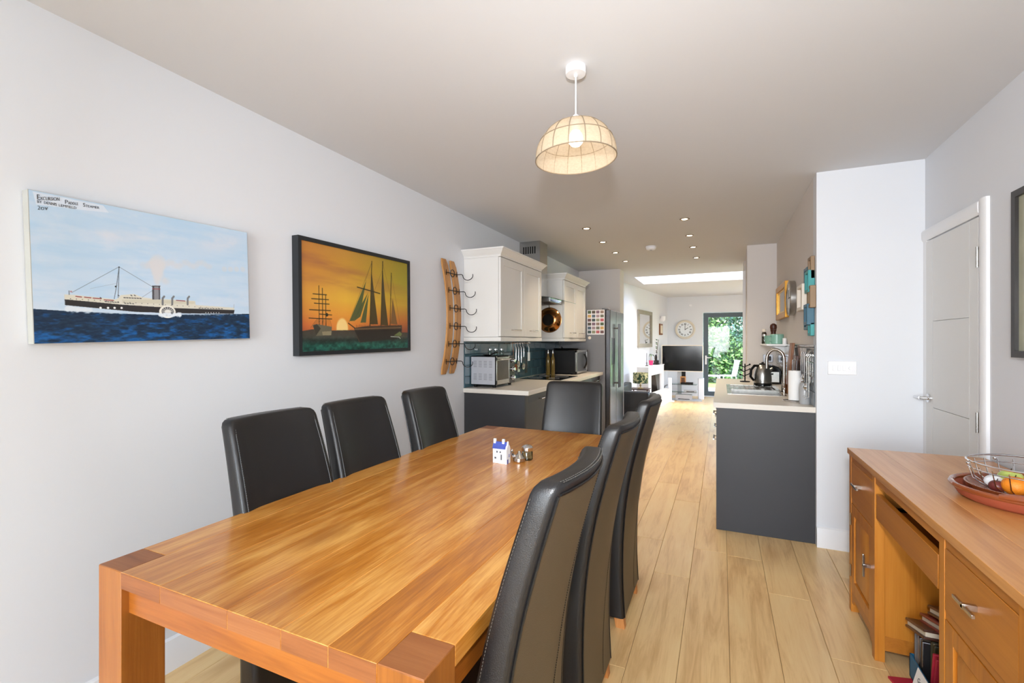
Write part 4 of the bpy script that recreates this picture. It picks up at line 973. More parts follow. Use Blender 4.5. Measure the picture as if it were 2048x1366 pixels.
for a, b in (((sxa - .015, sya - .015), (sxb + .015, sya + .02)), ((sxa - .015, syb - .02), (sxb + .015, syb + .015)), ((sxa - .015, sya + .02), (sxa + .02, syb - .02)), ((sxb - .02, sya + .02), (sxb + .015, syb - .02)), ((sxa, 4.80), (sxb, 4.83))):
    rm.box((a[0], a[1], z - .002), (b[0], b[1], z + .003))
p('rim', rm, m_steel, sk2, .001)
bw = MB()
bw.box((sxa + .02, sya + .02, z - .16), (sxb - .02, 4.80, z - .157)).box((sxa + .018, sya + .018, z - .16), (sxa + .02, 4.80, z)).box((sxb - .02, sya + .02, z - .16), (sxb - .018, 4.80, z)).box((sxa + .02, sya + .018, z - .16), (sxb - .02, sya + .02, z)).box((sxa + .02, 4.80, z - .16), (sxb - .02, 4.802, z))
p('basin', bw, m_steel, sk2)
p('drain', MB().lathe([(.035, 0), (.035, .003), (0, .002)], ((sxa + sxb) / 2, 4.6, z - .157), 20), m_steeld, sk2)
p('drainer', B((sxa + .018, 4.83, z - .012), (sxb - .018, syb - .018, z - .008)), m_steel, sk2)
for k in range(7): p('drainer_rib', B((sxa + .05 + k * .045, 4.85, z - .009), (sxa + .062 + k * .045, syb - .05, z + .001)), m_steel, sk2, .002)
# tap
tx, ty = .487, 4.58
tp = T('mixer_tap', 'tall satin steel swan neck mixer tap behind the sink', 'tap', (tx, ty, WR))
p('tap_body', MB().lathe([(.027, 0), (.027, .006), (.021, .010), (.021, .075), (.016, .085)], (tx, ty, WR), 20), m_nickel, tp)
ux, uy = -.912 * .13, -.41 * .13      # the neck swings across the basin
ux, uy = -.128, .03
pts_ = [(tx, ty, WR + .08), (tx, ty, WR + .26)] + [(tx + ux / 2 * (1 - math.cos(a)), ty + uy / 2 * (1 - math.cos(a)), WR + .29 + .085 * math.sin(a)) for a in [PI * i / 14 for i in range(15)]] + [(tx + ux, ty + uy, WR + .21)]
p('neck', MB().tube(pts_, .0125, 12), m_nickel, tp)
p('lever', MB().ball((tx, ty - .03, WR + .045), .014).tube([(tx, ty - .03, WR + .045), (tx - .01, ty - .06, WR + .075)], .005), m_chrome, tp)
# kettle
kx, ky = .378, 5.32
kt = T('kettle', 'brushed steel and black dome kettle on the right worktop', 'kettle', (kx, ky, WR))
p('base', MB().lathe([(.078, 0), (.082, .004), (.082, .022), (.078, .028), (0, .028)], (kx, ky, WR), 28), m_black, kt)
p('kettle_body', MB().lathe([(.080, .028), (.081, .06), (.078, .11), (.068, .16), (.052, .195), (.03, .215), (0, .22)], (kx, ky, WR), 32), m_steel, kt)
p('lid', MB().lathe([(.034, .213), (.030, .222), (.012, .228), (.010, .236), (0, .238)], (kx, ky, WR), 20), m_black, kt)
p('handle', MB().tube([(kx - .035, ky - .02, WR + .20), (kx - .075, ky - .03, WR + .20), (kx - .105, ky - .035, WR + .16), (kx - .11, ky - .035, WR + .09), (kx - .08, ky - .03, WR + .05)], [.012, .014, .014, .013, .012], 10), m_black, kt)
p('spout', MB().tube([(kx + .06, ky + .02, WR + .14), (kx + .09, ky + .03, WR + .175)], [.022, .012]), m_steel, kt)
# toaster behind
ts = T('toaster', 'black toaster with a steel side behind the kettle', 'toaster', (.46, 5.66, WR))
p('toaster_body', MB().prism([(.385, WR + .01), (.56, WR + .01), (.565, WR + .13), (.545, WR + .175), (.50, WR + .195), (.44, WR + .195), (.40, WR + .175), (.38, WR + .13)], 'Y', 5.52, 5.80), m_black, ts, .006)
p('side_plate', B((.40, 5.515, WR + .02), (.545, 5.521, WR + .13)), m_steel, ts, .003)
p('lever', B((.455, 5.50, WR + .10), (.49, 5.52, WR + .115)), m_black, ts)
# cup tree at the back
ct = T('mug_tree', 'small black stand with round knobs beside the kettle at the far end', 'mug stand', (.235, 5.72, WR))
p('base', MB().lathe([(.05, 0), (.05, .01), (.01, .014)], (.235, 5.72, WR), 18), m_blackm, ct)
cm = MB().tube([(.235, 5.72, WR + .01), (.235, 5.72, WR + .20)], .006)
for k in range(3):
    z = WR + .06 + .05 * k; cm.tube([(.235, 5.72, z), (.19, 5.70, z + .02)], .005).ball((.188, 5.70, z + .022), .010, 8)
    cm.tube([(.235, 5.72, z + .01), (.28, 5.73, z + .03)], .005).ball((.282, 5.73, z + .032), .010, 8)
p('stem', cm, m_blackm, ct)
# socket with plug
sk3 = T('wall_socket', 'black socket with a plug above the toaster on the pier', 'socket', (.50, 6.135, 1.17))
p('plate', B((.44, 6.130, 1.13), (.54, 6.139, 1.22)), m_steeld, sk3, .002)
p('plug', B((.475, 6.105, 1.15), (.52, 6.13, 1.20)), m_blackm, sk3, .004)
p('cable', MB().tube([(.49, 6.11, 1.15), (.48, 6.08, 1.08), (.47, 5.98, 1.0), (.47, 5.86, .95)], .004), m_blackm, sk3)
# wooden shelf and what stands on it
sh_ = T('wall_shelf', 'short white shelf on the wall above the kettle', 'shelf', (.50, 5.5, 1.34))
p('shelf_board', B((.40, 5.15, 1.328), (.579, 5.95, 1.345)), m_trim, sh_, .002)
p('shelf_bracket', MB().prism([(.579, 1.328), (.46, 1.328), (.579, 1.25)], 'Y', 5.3, 5.315).prism([(.579, 1.328), (.46, 1.328), (.579, 1.25)], 'Y', 5.8, 5.815), m_trim, sh_)
tpn = T('mint_teapot', 'mint green enamel pot at the near end of the white shelf', 'pot', (.49, 5.25, 1.345))
p('pot_body', MB().lathe([(0, 0), (.055, 0), (.060, .004), (.062, .09), (.057, .097), (.053, .094), (.052, .008), (0, .006)], (.497, 5.26, 1.345), 28), m_teapot, tpn)
p('handle', MB().tube([(.445, 5.22, 1.425), (.425, 5.20, 1.415), (.425, 5.20, 1.375), (.445, 5.22, 1.365)], .006), m_teapot, tpn)
solo('mint_bowl', MB().lathe([(0, 0), (.045, 0), (.055, .08), (.058, .085), (.053, .083), (.043, .008), (0, .006)], (.455, 5.42, 1.345), 24), m_teapot, 'smaller mint green pot just beyond the first on the shelf', 'pot')
pg = T('pepper_grinder', 'dark wooden pepper grinder standing tallest on the white shelf', 'grinder', (.50, 5.62, 1.345))
p('grinder_body', MB().lathe([(.030, 0), (.032, .01), (.024, .04), (.028, .08), (.022, .12), (.030, .15)], (.50, 5.62, 1.345), 20), m_dwood, pg)
p('knob', MB().lathe([(.028, .152), (.034, .175), (.030, .20), (.012, .215), (0, .217)], (.50, 5.62, 1.345), 20), m_dwood, pg)
for k, (x, y, m, hh, lab) in enumerate(((.42, 5.70, m_cream, .16, 'cream topped jar at the aisle edge of the shelf'), (.43, 5.84, m_dwood, .15, 'dark brown bottle at the far end of the shelf'), (.41, 5.55, m_gl2, .10, 'small clear glass jar at the aisle edge of the shelf'))):
    t = T('shelf_jar', lab, 'jar', (x, y, 1.345)); p('jar_body', MB().lathe([(.022, 0), (.024, .004), (.024, hh * .7), (.016, hh * .82)], (x, y, 1.345), 16), m_gl2 if k == 0 else m, t)
    p('lid', MB().lathe([(.018, hh * .8), (.018, hh), (0, hh + .001)], (x, y, 1.345), 16), m if k != 2 else m_chrome, t)
solo('white_pot', MB().lathe([(.018, 0), (.018, .055), (.014, .058), (0, .058)], (.555, 5.18, 1.345), 16), m_white, 'small white pot at the wall end of the shelf', 'pot')
# chopping boards leaning on the wall
for k, (y, a, b, lab) in enumerate(((4.62, .555, .43, 'tall brown wooden chopping board leaning on the right kitchen tiles'), (4.35, .562, .33, 'darker wooden chopping board leaning in front of the tall one'))):
    t = T('chopping_board', lab, 'chopping board', (.53, y, WR), 'chopping boards on the right run')
    mb = MB().obox((.532, y, WR + b / 2 + .002), (1, 0, -.10), (0, 1, 0), (.10, 0, 1), .009, .085 - .01 * k, b / 2); p('board', mb, m_bwood if k == 0 else m_dwood, t, .004)
# paper towel on its holder
pt_ = T('paper_towel_holder', 'chrome wire holder of the kitchen roll on the right worktop', 'holder', (.493, 4.0, WR))
p('base', MB().tube([(.493 + .075 * math.cos(a), 4.0 + .075 * math.sin(a), WR + .005) for a in [2 * PI * k / 28 for k in range(28)]], .004, 8, True).tube([(.42, 4.0, WR + .005), (.566, 4.0, WR + .005)], .003), m_chrome, pt_)
p('loop', MB().tube([(.480, 4.0, WR + .005), (.480, 4.0, WR + .30)] + [(.493 - .013 * math.cos(a), 4.0, WR + .30 + .013 * math.sin(a)) for a in [PI * k / 8 for k in range(9)]] + [(.506, 4.0, WR + .005)], .0028, 8), m_chrome, pt_)
kr_ = MB(); ro, ri = .041, .019
kr_.lathe([(ri, .012), (ro, .012), (ro + .0005, .1), (ro, .228), (ri, .228), (ri, .012)], (.493, 4.0, WR), 32)
rl = solo('kitchen_roll', kr_, m_paper, 'white kitchen paper roll standing on its chrome holder', 'paper roll')
# bottles and a drying rack by the tiles
for k, (x, y, hh, m, lab) in enumerate(((.50, 4.22, .16, m_redc, 'red capped bottle behind the kitchen roll'), (.545, 4.75, .14, m_gl2, 'clear glass behind the tap'), (.54, 4.90, .17, m_gl2, 'taller clear glass bottle behind the tap'))):
    t = T('bottle', lab, 'bottle', (x, y, WR)); p('bottle_body', MB().lathe([(.022, 0), (.024, .01), (.024, hh * .7), (.010, hh * .85), (.010, hh)], (x, y, WR), 16), m_gl2 if k else M('pale_liquid', 'D8C8C8', .2), t)
    p('cap', MB().lathe([(.012, hh * .95), (.012, hh * 1.1), (0, hh * 1.11)], (x, y, WR), 12), m, t)
r2 = T('wall_utensil_rail', 'wire rack with hanging utensils on the right kitchen tiles by the corner', 'rack', (.555, 3.86, 1.0))
wr_ = MB()
for z in (1.26, 1.15, 1.03): wr_.tube([(.545, 3.735, z), (.545, 4.0, z)], .003, 6)
for y in (3.745, 3.83, 3.91, 3.99): wr_.tube([(.560, y, 1.28), (.545, y, 1.26), (.545, y, .99), (.52, y, .98)], .003, 6)
p('wire_frame', wr_, m_steel, r2)
for k, (y, L) in enumerate(((3.80, .30), (3.87, .24), (3.95, .27))):
    t = T('hanging_tool', ['steel serving tool nearest the corner on the wire rack', 'steel serving tool in the middle of the wire rack', 'steel serving tool farthest from the corner on the wire rack'][k], 'utensil', (.525, y, 1.30 - L), 'tools on the wire rack')
    p('handle', MB().tube([(.537, y, 1.30), (.530, y, 1.28), (.527, y, 1.30 - L + .08)], [.004, .005, .003]), m_chrome, t)
    p('head', MB().lathe([(0, -.010), (.022, -.004), (.027, .010), (.024, .010), (0, -.004)], (.527, y, 1.30 - L + .055), 14, 'X'), m_chrome, t)
solo('storage_jar', MB().lathe([(.030, 0), (.034, .006), (.034, .12), (.026, .135), (.028, .15), (0, .152)], (.538, 3.87, WR), 24), m_greyp, 'grey storage jar on the worktop below the wire rack', 'jar')
# frames and clock on the right kitchen wall
def frame_y(t, x, y0, y1, z0, z1, w, dpt, mat, inner=None, name='frame'):
    mb = MB(); xa, xb = x - dpt, x
    mb.box((xa, y0, z0), (xb, y0 + w, z1)).box((xa, y1 - w, z0), (xb, y1, z1)).box((xa, y0 + w, z0), (xb, y1 - w, z0 + w)).box((xa, y0 + w, z1 - w), (xb, y1 - w, z1))
    o = p(name, mb, mat, t, .003)
    if inner: p('picture', B((x - dpt * .5, y0 + w, z0 + w), (x - .001, y1 - w, z1 - w)), inner, o if t.type == 'EMPTY' else t)
    return o
gf = T('gold_picture', 'ornate gold framed picture on the right kitchen wall', 'picture', (.56, 5.4, 1.59))
frame_y(gf, .579, 5.06, 5.86, 1.60, 1.945, .055, .035, m_gold, m_picglass)
frame_y(gf, .579, 5.115, 5.805, 1.655, 1.89, .018, .022, M('gold_inner_bead', 'E3BE6A', .3, .6), name='inner_bead')
wc = T('steel_wall_clock', 'round steel wall clock beside the gold picture', 'clock', (.56, 4.66, 1.59))
p('case', MB().lathe([(0, 0), (.148, 0), (.152, -.004), (.152, -.045), (.143, -.050), (.140, -.044), (.0, -.040)], (.579, 4.70, 1.747), 48, 'X'), m_steel, wc)
p('dial', MB().lathe([(0, -.041), (.139, -.041), (.139, -.0425), (0, -.043)], (.579, 4.70, 1.747), 40, 'X'), m_clockf, wc)
p('hands', MB().obox((.534, 4.70, 1.78), (1, 0, 0), (0, 1, 0), (0, 0, 1), .001, .004, .04).obox((.534, 4.66, 1.747), (1, 0, 0), (0, 1, 0), (0, 0, 1), .001, .05, .003), m_ink, wc)
mf_ = T('multi_photo_frame', 'cluster of overlapping teal, blue, brown and cream frames near the corner', 'picture frames', (.56, 3.9, 1.41))
m_ph = M('faded_photo', 'B8B0A4', .3, var=.4, scale=25); m_phd = M('dark_photo', '4A342A', .3, var=.3, scale=25)
for nm, y0, y1, z0, z1, w, dd, mt, inn in (('frame', 3.735, 3.86, 1.80, 1.955, .022, .024, m_brownf, m_ph), ('frame', 3.90, 4.05, 1.74, 1.905, .022, .022, m_blue, m_ph), ('frame', 3.735, 3.885, 1.71, 1.86, .020, .040, m_teal, m_teal),
        ('frame', 3.93, 4.19, 1.60, 1.79, .025, .050, m_cream, m_ph), ('frame', 3.80, 3.93, 1.62, 1.75, .02, .020, m_brownf, m_phd), ('frame', 3.69, 3.78, 1.60, 1.75, .022, .035, m_brownf, m_ph),
        ('frame', 3.88, 4.05, 1.455, 1.64, .022, .022, m_blue, m_blue), ('frame', 3.75, 3.89, 1.485, 1.63, .022, .045, m_blue, m_blue), ('frame', 3.75, 3.86, 1.41, 1.50, .018, .024, m_teal, m_teal)):
    frame_y(mf_, .579, y0, y1, z0, z1, w, dd, mt, inn)
# light switch plate
sw = T('light_switch', 'wide white switch plate with four switches on the nook wall', 'switch', (.72, 3.679, 1.15))
p('plate', B((.642, 3.669, 1.152), (.800, 3.6795, 1.241)), m_white, sw, .003)
for k in range(3): p('rocker', B((.668 + k * .028, 3.664, 1.178), (.682 + k * .028, 3.6695, 1.214)), m_white, sw, .0015)
p('dimmer', MB().lathe([(.013, 0), (.013, -.010), (0, -.011)], (.768, 3.669, 1.196), 18, 'Y'), m_white, sw)

# ------------------------------------------------------------------ oak desk on the right
DZ = .823
dk = T('oak_desk', 'oak pedestal desk with an open kneehole along the right wall', 'desk', (.88, 2.14, 0))
DX0, DX1, DY0, DY1 = .592, 1.128, 1.33, 2.905
bw_ = (DX1 - DX0) / 4
for k in range(4): p('top_board', B((DX0 + k * bw_ + .0002, DY0, DZ - .028), (DX0 + (k + 1) * bw_ - .0002, DY1, DZ)), m_deskt, dk, .001)
XF = DX0 + .008; pw = .036
def pedestal(y0, y1, hinge_far):
    ped = p('pedestal_case', MB().box((XF + .02, y0 + .004, .10), (DX1 - .01, y0 + .022, DZ - .028)).box((XF + .02, y1 - .022, .10), (DX1 - .01, y1 - .004, DZ - .028)).box((DX1 - .02, y0 + .02, .10), (DX1 - .01, y1 - .02, DZ - .028)).box((XF + .02, y0 + .02, .10), (DX1 - .02, y1 - .02, .12)), m_desk, dk)
    for yy in (y0, y1 - pw):
        for xx in (XF, DX1 - pw): p('post', B((xx, yy, 0), (xx + pw, yy + pw, DZ - .028)), m_desk, dk, .001)
    p('face_rail', B((XF + .003, y0 + pw, DZ - .060), (XF + .022, y1 - pw, DZ - .028)), m_deskh, dk)
    p('face_rail', B((XF + .003, y0 + pw, .555), (XF + .022, y1 - pw, .575)), m_deskh, dk)
    p('plinth_rail', MB().prism([(y0 + pw, .05), (y0 + pw + .03, .05), (y0 + pw + .05, .075), (y1 - pw - .05, .075), (y1 - pw - .03, .05), (y1 - pw, .05), (y1 - pw, .115), (y0 + pw, .115)], 'X', XF + .003, XF + .022), m_deskh, dk)
    p('back_panel', B((DX1 - .02, y0 + .02, .10), (DX1 - .01, y1 - .02, DZ - .028)), m_desk, dk)
    for yy in (y0 + .002, y1 - .020): p('side_rail', MB().box((XF + pw, yy, .05), (DX1 - pw, yy + .018, .11)), m_deskh, dk)
    d = p('drawer', B((XF + .001, y0 + pw + .002, .577), (XF + .021, y1 - pw - .002, DZ - .062)), m_deskh, dk, .0015)
    yc = (y0 + y1) / 2
    hm = MB().box((XF - .030, yc - .055, .675), (XF - .022, yc + .055, .685)).box((XF - .030, yc - .006, .672), (XF + .002, yc + .006, .688))
    p('handle', hm, m_nickel, d, .001)
    w = .052; a, b, z0, z1 = y0 + pw + .002, y1 - pw - .002, .118, .552
    dm = MB().box((XF + .001, a, z0), (XF + .021, a + w, z1)).box((XF + .001, b - w, z0), (XF + .021, b, z1)).box((XF + .001, a + w, z0), (XF + .021, b - w, z0 + w)).box((XF + .001, a + w, z1 - w), (XF + .021, b - w, z1)).box((XF + .012, a + w, z0 + w), (XF + .019, b - w, z1 - w))
    dr_ = p('door', dm, m_desk, dk, .001)
    fp = MB(); i0, i1, k0, k1 = a + w, b - w, z0 + w, z1 - w; s = .022
    fp.loft([[(XF + .012, i0 + .001, k0 + .001), (XF + .012, i1 - .001, k0 + .001), (XF + .012, i1 - .001, k1 - .001), (XF + .012, i0 + .001, k1 - .001)], [(XF + .003, i0 + s, k0 + s), (XF + .003, i1 - s, k0 + s), (XF + .003, i1 - s, k1 - s), (XF + .003, i0 + s, k1 - s)]])
    p('raised_panel', fp, m_desk, dr_)
    hy = y0 + pw + .03
    hm = MB().box((XF - .028, hy - .005, .325), (XF - .020, hy + .005, .425)).box((XF - .028, hy - .008, .368), (XF + .002, hy + .008, .382))
    p('handle', hm, m_nickel, dr_, .001)
    for z in ((.21, .47) if hinge_far else ()): p('hinge', MB().tube([(XF - .002, y1 - pw, z - .03), (XF - .002, y1 - pw, z + .03)], .004, 8), m_steel, dr_)
pedestal(2.465, 2.900, True); pedestal(1.365, 1.815, False)
p('kneehole_rail', B((XF + .003, 1.815, DZ - .062), (XF + .022, 2.465, DZ - .028)), m_deskh, dk)
p('modesty_panel', B((DX1 - .03, 1.815, .25), (DX1 - .012, 2.465, DZ - .03)), m_deskh, dk)
ty_ = p('keyboard_tray', B((XF + .01, 1.835, .64), (DX1 - .10, 2.445, .655)), m_deskh, dk)
p('tray_front', B((XF + .002, 1.83, .615), (XF + .022, 2.45, .720)), m_deskh, dk, .0015)
for y in (1.817, 2.445): p('tray_runner', B((XF + .03, y, .648), (DX1 - .12, y + .018, .668)), m_black, dk)

# terracotta dish, wire basket, fruit
bx, by = .937, 2.135
tc_ = T('terracotta_dish', 'low round terracotta dish with a glazed rim on the oak desk', 'dish', (bx, by, DZ))
p('dish_body', MB().lathe([(0, .0), (.150, .0), (.172, .012), (.188, .040), (.184, .042), (.168, .018), (.145, .010), (0, .009)], (bx, by, DZ), 48), m_terra, tc_)
p('glazed_rim', MB().tube([(bx + .188 * math.cos(a), by + .188 * math.sin(a), DZ + .046) for a in [2 * PI * k / 48 for k in range(48)]], .009, 10, True), m_terrag, tc_)
for a0_ in (math.radians(248), math.radians(68)):
    p('lug', MB().tube([(bx + .192 * math.cos(a0_ + t * .35), by + .192 * math.sin(a0_ + t * .35), DZ + .052 + .006 * (1 - t * t)) for t in (-1, -.5, 0, .5, 1)], [.008, .012, .013, .012, .008], 10), m_terrag, tc_)
d2d = T('inner_dish', 'shallower terracotta dish nested inside the larger one', 'dish', (bx + .01, by + .01, DZ + .012))
p('dish_body', MB().lathe([(0, .0), (.125, .0), (.150, .015), (.160, .040), (.155, .041), (.143, .020), (.12, .008), (0, .008)], (bx + .008, by + .01, DZ + .014), 40), m_terrag, d2d)
wbk = T('wire_fruit_basket', 'round chrome wire fruit basket standing in the terracotta dish', 'basket', (bx + .01, by + .01, DZ + .03))
def hoop(r, z, t=.0022): return MB().tube([(bx + .01 + r * math.cos(a), by + .01 + r * math.sin(a), DZ + z) for a in [2 * PI * k / 48 for k in range(48)]], t, 8, True)
for r, z, t in ((.155, .130, .0032), (.150, .106, .002), (.09, .032, .002)): p('hoop', hoop(r, z, t), m_chrome, wbk)
for k in range(22):
    a = 2 * PI * k / 22; ca, sa_ = math.cos(a), math.sin(a)
    p('spoke', MB().tube([(bx + .01 + r * ca, by + .01 + r * sa_, DZ + z) for r, z in ((.152, .118), (.150, .106), (.138, .065), (.09, .032))], .0016, 6), m_chrome, wbk)
for k in range(5):
    a = 2 * PI * k / 5 + .5; p('stud', MB().ball((bx + .01 + .153 * math.cos(a), by + .01 + .153 * math.sin(a), DZ + .118), .006, 8), m_chrome, wbk)
fr_ = [(-.06, -.055, .034, m_orange, 'orange', 'orange nearest the camera in the wire basket'), (.015, -.075, .036, m_orange, 'orange', 'second orange along the near side of the basket'), (.02, .0, .037, m_orange, 'orange', 'orange in the middle of the wire basket'),
       (-.035, .03, .036, m_apple, 'apple', 'pale green apple on the door side of the basket'), (-.085, .015, .026, m_white, 'egg', 'white egg at the left of the basket'), (.06, .05, .033, m_tomato, 'tomato', 'red tomato at the far side of the basket'), (-.095, -.03, .022, M('dark_fig', '6A2A26', .4), 'plum', 'dark red plum at the left edge of the basket')]
for dx, dy, r, m, nm, lab in fr_:
    zc = DZ + .034 + r
    t = T(nm, lab, 'fruit' if nm != 'egg' else 'egg', (bx + .01 + dx, by + .01 + dy, zc - r), 'fruit in the wire basket'); 
    mb = MB().lathe([(r * math.sin(PI * i / 14), -r * .93 * math.cos(PI * i / 14) + (-.003 if i > 12 else 0)) for i in range(15)], (bx + .01 + dx, by + .01 + dy, zc), 24)
    p('skin', mb, m, t, sm=80)
    if nm != 'egg': p('stalk', MB().tube([(bx + .01 + dx, by + .01 + dy, zc + r * .88), (bx + .012 + dx, by + .01 + dy, zc + r * .88 + .007)], .0015, 6), m_soil, t)

# albums and cards in the kneehole
def book(name, lab, cat, c, ax, ay, az, h3, cover, group=None, page=m_pages):
    t = T(name, lab, cat, c, group)
    ax, ay, az = map(lambda v: Vector(v).normalized(), (ax, ay, az)); hx_, hy_, hz_ = h3; c = Vector(c)
    p('pages', MB().obox(c, ax, ay, az, hx_ * .93, hy_ * .42, hz_ * .96), page, t)
    cv_ = MB().obox(c + ay * hy_ * .71, ax, ay, az, hx_, hy_ * .27, hz_).obox(c - ay * hy_ * .71, ax, ay, az, hx_, hy_ * .27, hz_).obox(c + ax * hx_ * .97, ax, ay, az, hx_ * .03, hy_ * .98, hz_)
    p('cover', cv_, cover, t, .003)
solo('red_folder', MB().obox((.80, 2.25, .004), (1, .25, 0), (-.25, 1, 0), (0, 0, 1), .15, .15, .004), m_redc, 'flat red folder on the floor in the kneehole', 'folder')
bxk = T('blue_box', 'blue card box on the floor holding albums in the kneehole', 'box', (.86, 2.25, .008))
p('box_body', MB().box((.70, 2.14, .009), (1.06, 2.40, .013)).box((.70, 2.14, .009), (.704, 2.40, .10)).box((1.056, 2.14, .009), (1.06, 2.40, .10)).box((.70, 2.14, .009), (1.06, 2.144, .10)).box((.70, 2.396, .009), (1.06, 2.40, .10)), m_bluec, bxk)
book('album', 'grey boxed album at the far left of the blue box', 'album', (.80, 2.365, .115), (1, 0, 0), (0, 1, 0), (0, 0, 1), (.09, .020, .10), m_greyc, 'albums in the kneehole', m_white)
book('album', 'clear grey album second in the blue box', 'album', (.80, 2.32, .11), (1, 0, 0), (0, 1, 0), (0, 0, 1), (.09, .020, .095), m_steeld, 'albums in the kneehole')
book('album', 'olive green album standing in the blue box', 'album', (.82, 2.268, .12), (1, 0, 0), (0, 1, 0), (0, 0, 1), (.09, .020, .105), m_dgreen, 'albums in the kneehole')
book('album', 'bright red album leaning at the near end of the blue box', 'album', (.80, 2.205, .12), (1, 0, 0), (0, 1, .18), (0, -.18, 1), (.09, .018, .10), m_redc, 'albums in the kneehole', m_redc)
book('album', 'dark brown album lying tilted lowest on the upright albums', 'album', (.79, 2.32, .245), (1, 0, 0), (.1, .30, 1), (0, -1, .30), (.10, .018, .10), m_brownl, 'albums in the kneehole')
book('album', 'wine red album tilted above the lowest brown one', 'album', (.84, 2.29, .288), (1, 0, 0), (.1, .30, 1), (0, -1, .30), (.11, .018, .11), m_wine, 'albums in the kneehole')
book('album', 'dark brown album tilted on top of the heap', 'album', (.86, 2.275, .332), (1, 0, 0), (.1, .30, 1), (0, -1, .30), (.11, .018, .11), m_brownl, 'albums in the kneehole')
bag = MB(); rr_ = []
for i in range(9):
    t = i / 8; r = .075 * math.sin(PI * (.12 + .84 * t)) ** .6
    rr_.append([(.93 + (r * (1 + .15 * math.sin(3 * a + i))) * math.cos(a), 2.19 + r * .9 * math.sin(a), .33 + .11 * t) for a in [2 * PI * k / 14 for k in range(14)]])
bag.loft(rr_); solo('plastic_bag', bag, glassm('clear_film', 'C8C0B4', 1.5, .15), 'crumpled clear plastic bag on top of the albums', 'bag')
cd = T('white_card', 'white printed card leaning against the blue box', 'card', (.72, 2.12, .01))
cd.location = (.637, 2.12, .001)
ax = Vector((0, -1, 0)); az = Vector((.25, 0, 1)).normalized(); ay = ax.cross(az); cc = Vector((.637, 2.12, .002)) + az * .075
p('card', MB().obox(cc, ax, ay, az, .10, .001, .075), m_paper, cd)
text('Getting Marr', .024, m_ink2, cd, cc - ax * .075 + az * .035 + ay * .0014, ax, az, sx=1.0)

# ------------------------------------------------------------------ living room
# sofa (only its arm and back show past the fridge)
sf = T('sofa', 'black leather sofa in the living room beyond the fridge', 'sofa', (-1.35, 8.35, 0))
p('sofa_base', B((-1.69, 7.85, .05), (-1.09, 9.0, .30)), m_sofa, sf, .03)
p('arm', B((-1.69, 7.85, .25), (-1.085, 8.07, .535)), m_sofa, sf, .035, seg=3)
p('seat_cushion', B((-1.57, 8.08, .29), (-1.10, 9.0, .42)), m_sofa, sf, .03, seg=3)
p('backrest', B((-1.69, 8.07, .25), (-1.55, 9.0, .60)), m_sofa, sf, .03, seg=3)
for x, y in ((-1.15, 7.92), (-1.65, 7.92), (-1.15, 8.93), (-1.65, 8.93)): p('foot', MB().lathe([(.02, 0), (.025, .05)], (x, y, 0), 10), m_blackm, sf)
# side table and leaf lamp
sd = T('side_table', 'small low table behind the sofa under the leaf lamp', 'table', (-1.45, 9.3, 0))
p('table_top', B((-1.62, 9.12, .44), (-1.26, 9.46, .46)), m_dwood, sd, .002)
for x in (-1.60, -1.30):
    for y in (9.14, 9.42): p('leg', B((x, y, 0), (x + .02, y + .02, .44)), m_dwood, sd)
lp = T('leaf_lamp', 'table lamp with a green leaf print shade beyond the sofa', 'lamp', (-1.43, 9.25, .46))
p('lamp_base', MB().lathe([(.055, 0), (.055, .018), (.012, .024), (.010, .04), (.022, .06), (.010, .085), (.008, .12), (0, .121)], (-1.43, 9.25, .46), 20), m_lampb, lp)
nt_ = M('leaf_print', 'A8A878', .8, var=.0); nn = nt_.node_tree.nodes; 
for nd in nn:
    if nd.type == 'MIX': nd.inputs[6].default_value = lin('2F4A2E'); nd.inputs[7].default_value = lin('D2C890')
    if nd.type == 'TEX_NOISE': nd.inputs['Scale'].default_value = 9; nd.inputs['Distortion'].default_value = 2.5; nd.inputs['Detail'].default_value = 1; ns_ = nd
for nd in list(nn):
    if nd.type == 'MIX':
        mr0 = nn.new('ShaderNodeMapRange'); mr0.inputs[1].default_value = .44; mr0.inputs[2].default_value = .56; nt_.node_tree.links.new(ns_.outputs[0], mr0.inputs[0]); nt_.node_tree.links.new(mr0.outputs[0], nd.inputs[0])
p('lamp_shade', MB().loft([[(-1.43 + r * math.cos(a), 9.25 + r * math.sin(a), z) for a in [2 * PI * k / 28 for k in range(28)]] for r, z in ((.142, .565), (.142, .765))], caps=False), nt_, lp)
# fireplace against the angled wall
Ldir = Vector((.1201, .9928, 0)); Ln = Vector((.9928, -.1201, 0)); L0 = Vector((xl(9.85), 9.85, 0))
def LW(s, d, z): return L0 + Ldir * s + Ln * d + Vector((0, 0, z))
def lbox(mb, s0, s1, d0, d1, z0, z1):
    return mb.obox(LW((s0 + s1) / 2, (d0 + d1) / 2, (z0 + z1) / 2), Ldir, Ln, (0, 0, 1), (s1 - s0) / 2, (d1 - d0) / 2, (z1 - z0) / 2)
fp_ = T('fireplace', 'white fireplace surround with a slanted dark opening in the living room', 'fireplace', LW(.65, .12, 0))
sur = MB(); lbox(sur, 0, .22, .002, .24, 0, .84); lbox(sur, 1.10, 1.32, .002, .24, 0, .84); lbox(sur, .22, 1.10, .002, .24, .66, .84); lbox(sur, 0, 1.32, .002, .25, .84, .855)
p('surround', sur, m_trim, fp_, .002)
nb = MB(); lbox(nb, -.004, .0, .0, .24, 0, .84); p('side_face', nb, m_greyp, fp_, label='grey gloss side')
o_ = MB(); lbox(o_, .22, 1.10, .01, .03, .10, .66); p('fire_back', o_, m_greyp, fp_)
ck = MB(); v_ = [LW(.80, .02, .12), LW(1.09, .02, .12), LW(1.09, .02, .65), LW(.55, .02, .65), LW(1.0, .20, .12), LW(1.09, .20, .12), LW(1.09, .20, .65), LW(.70, .20, .65)]
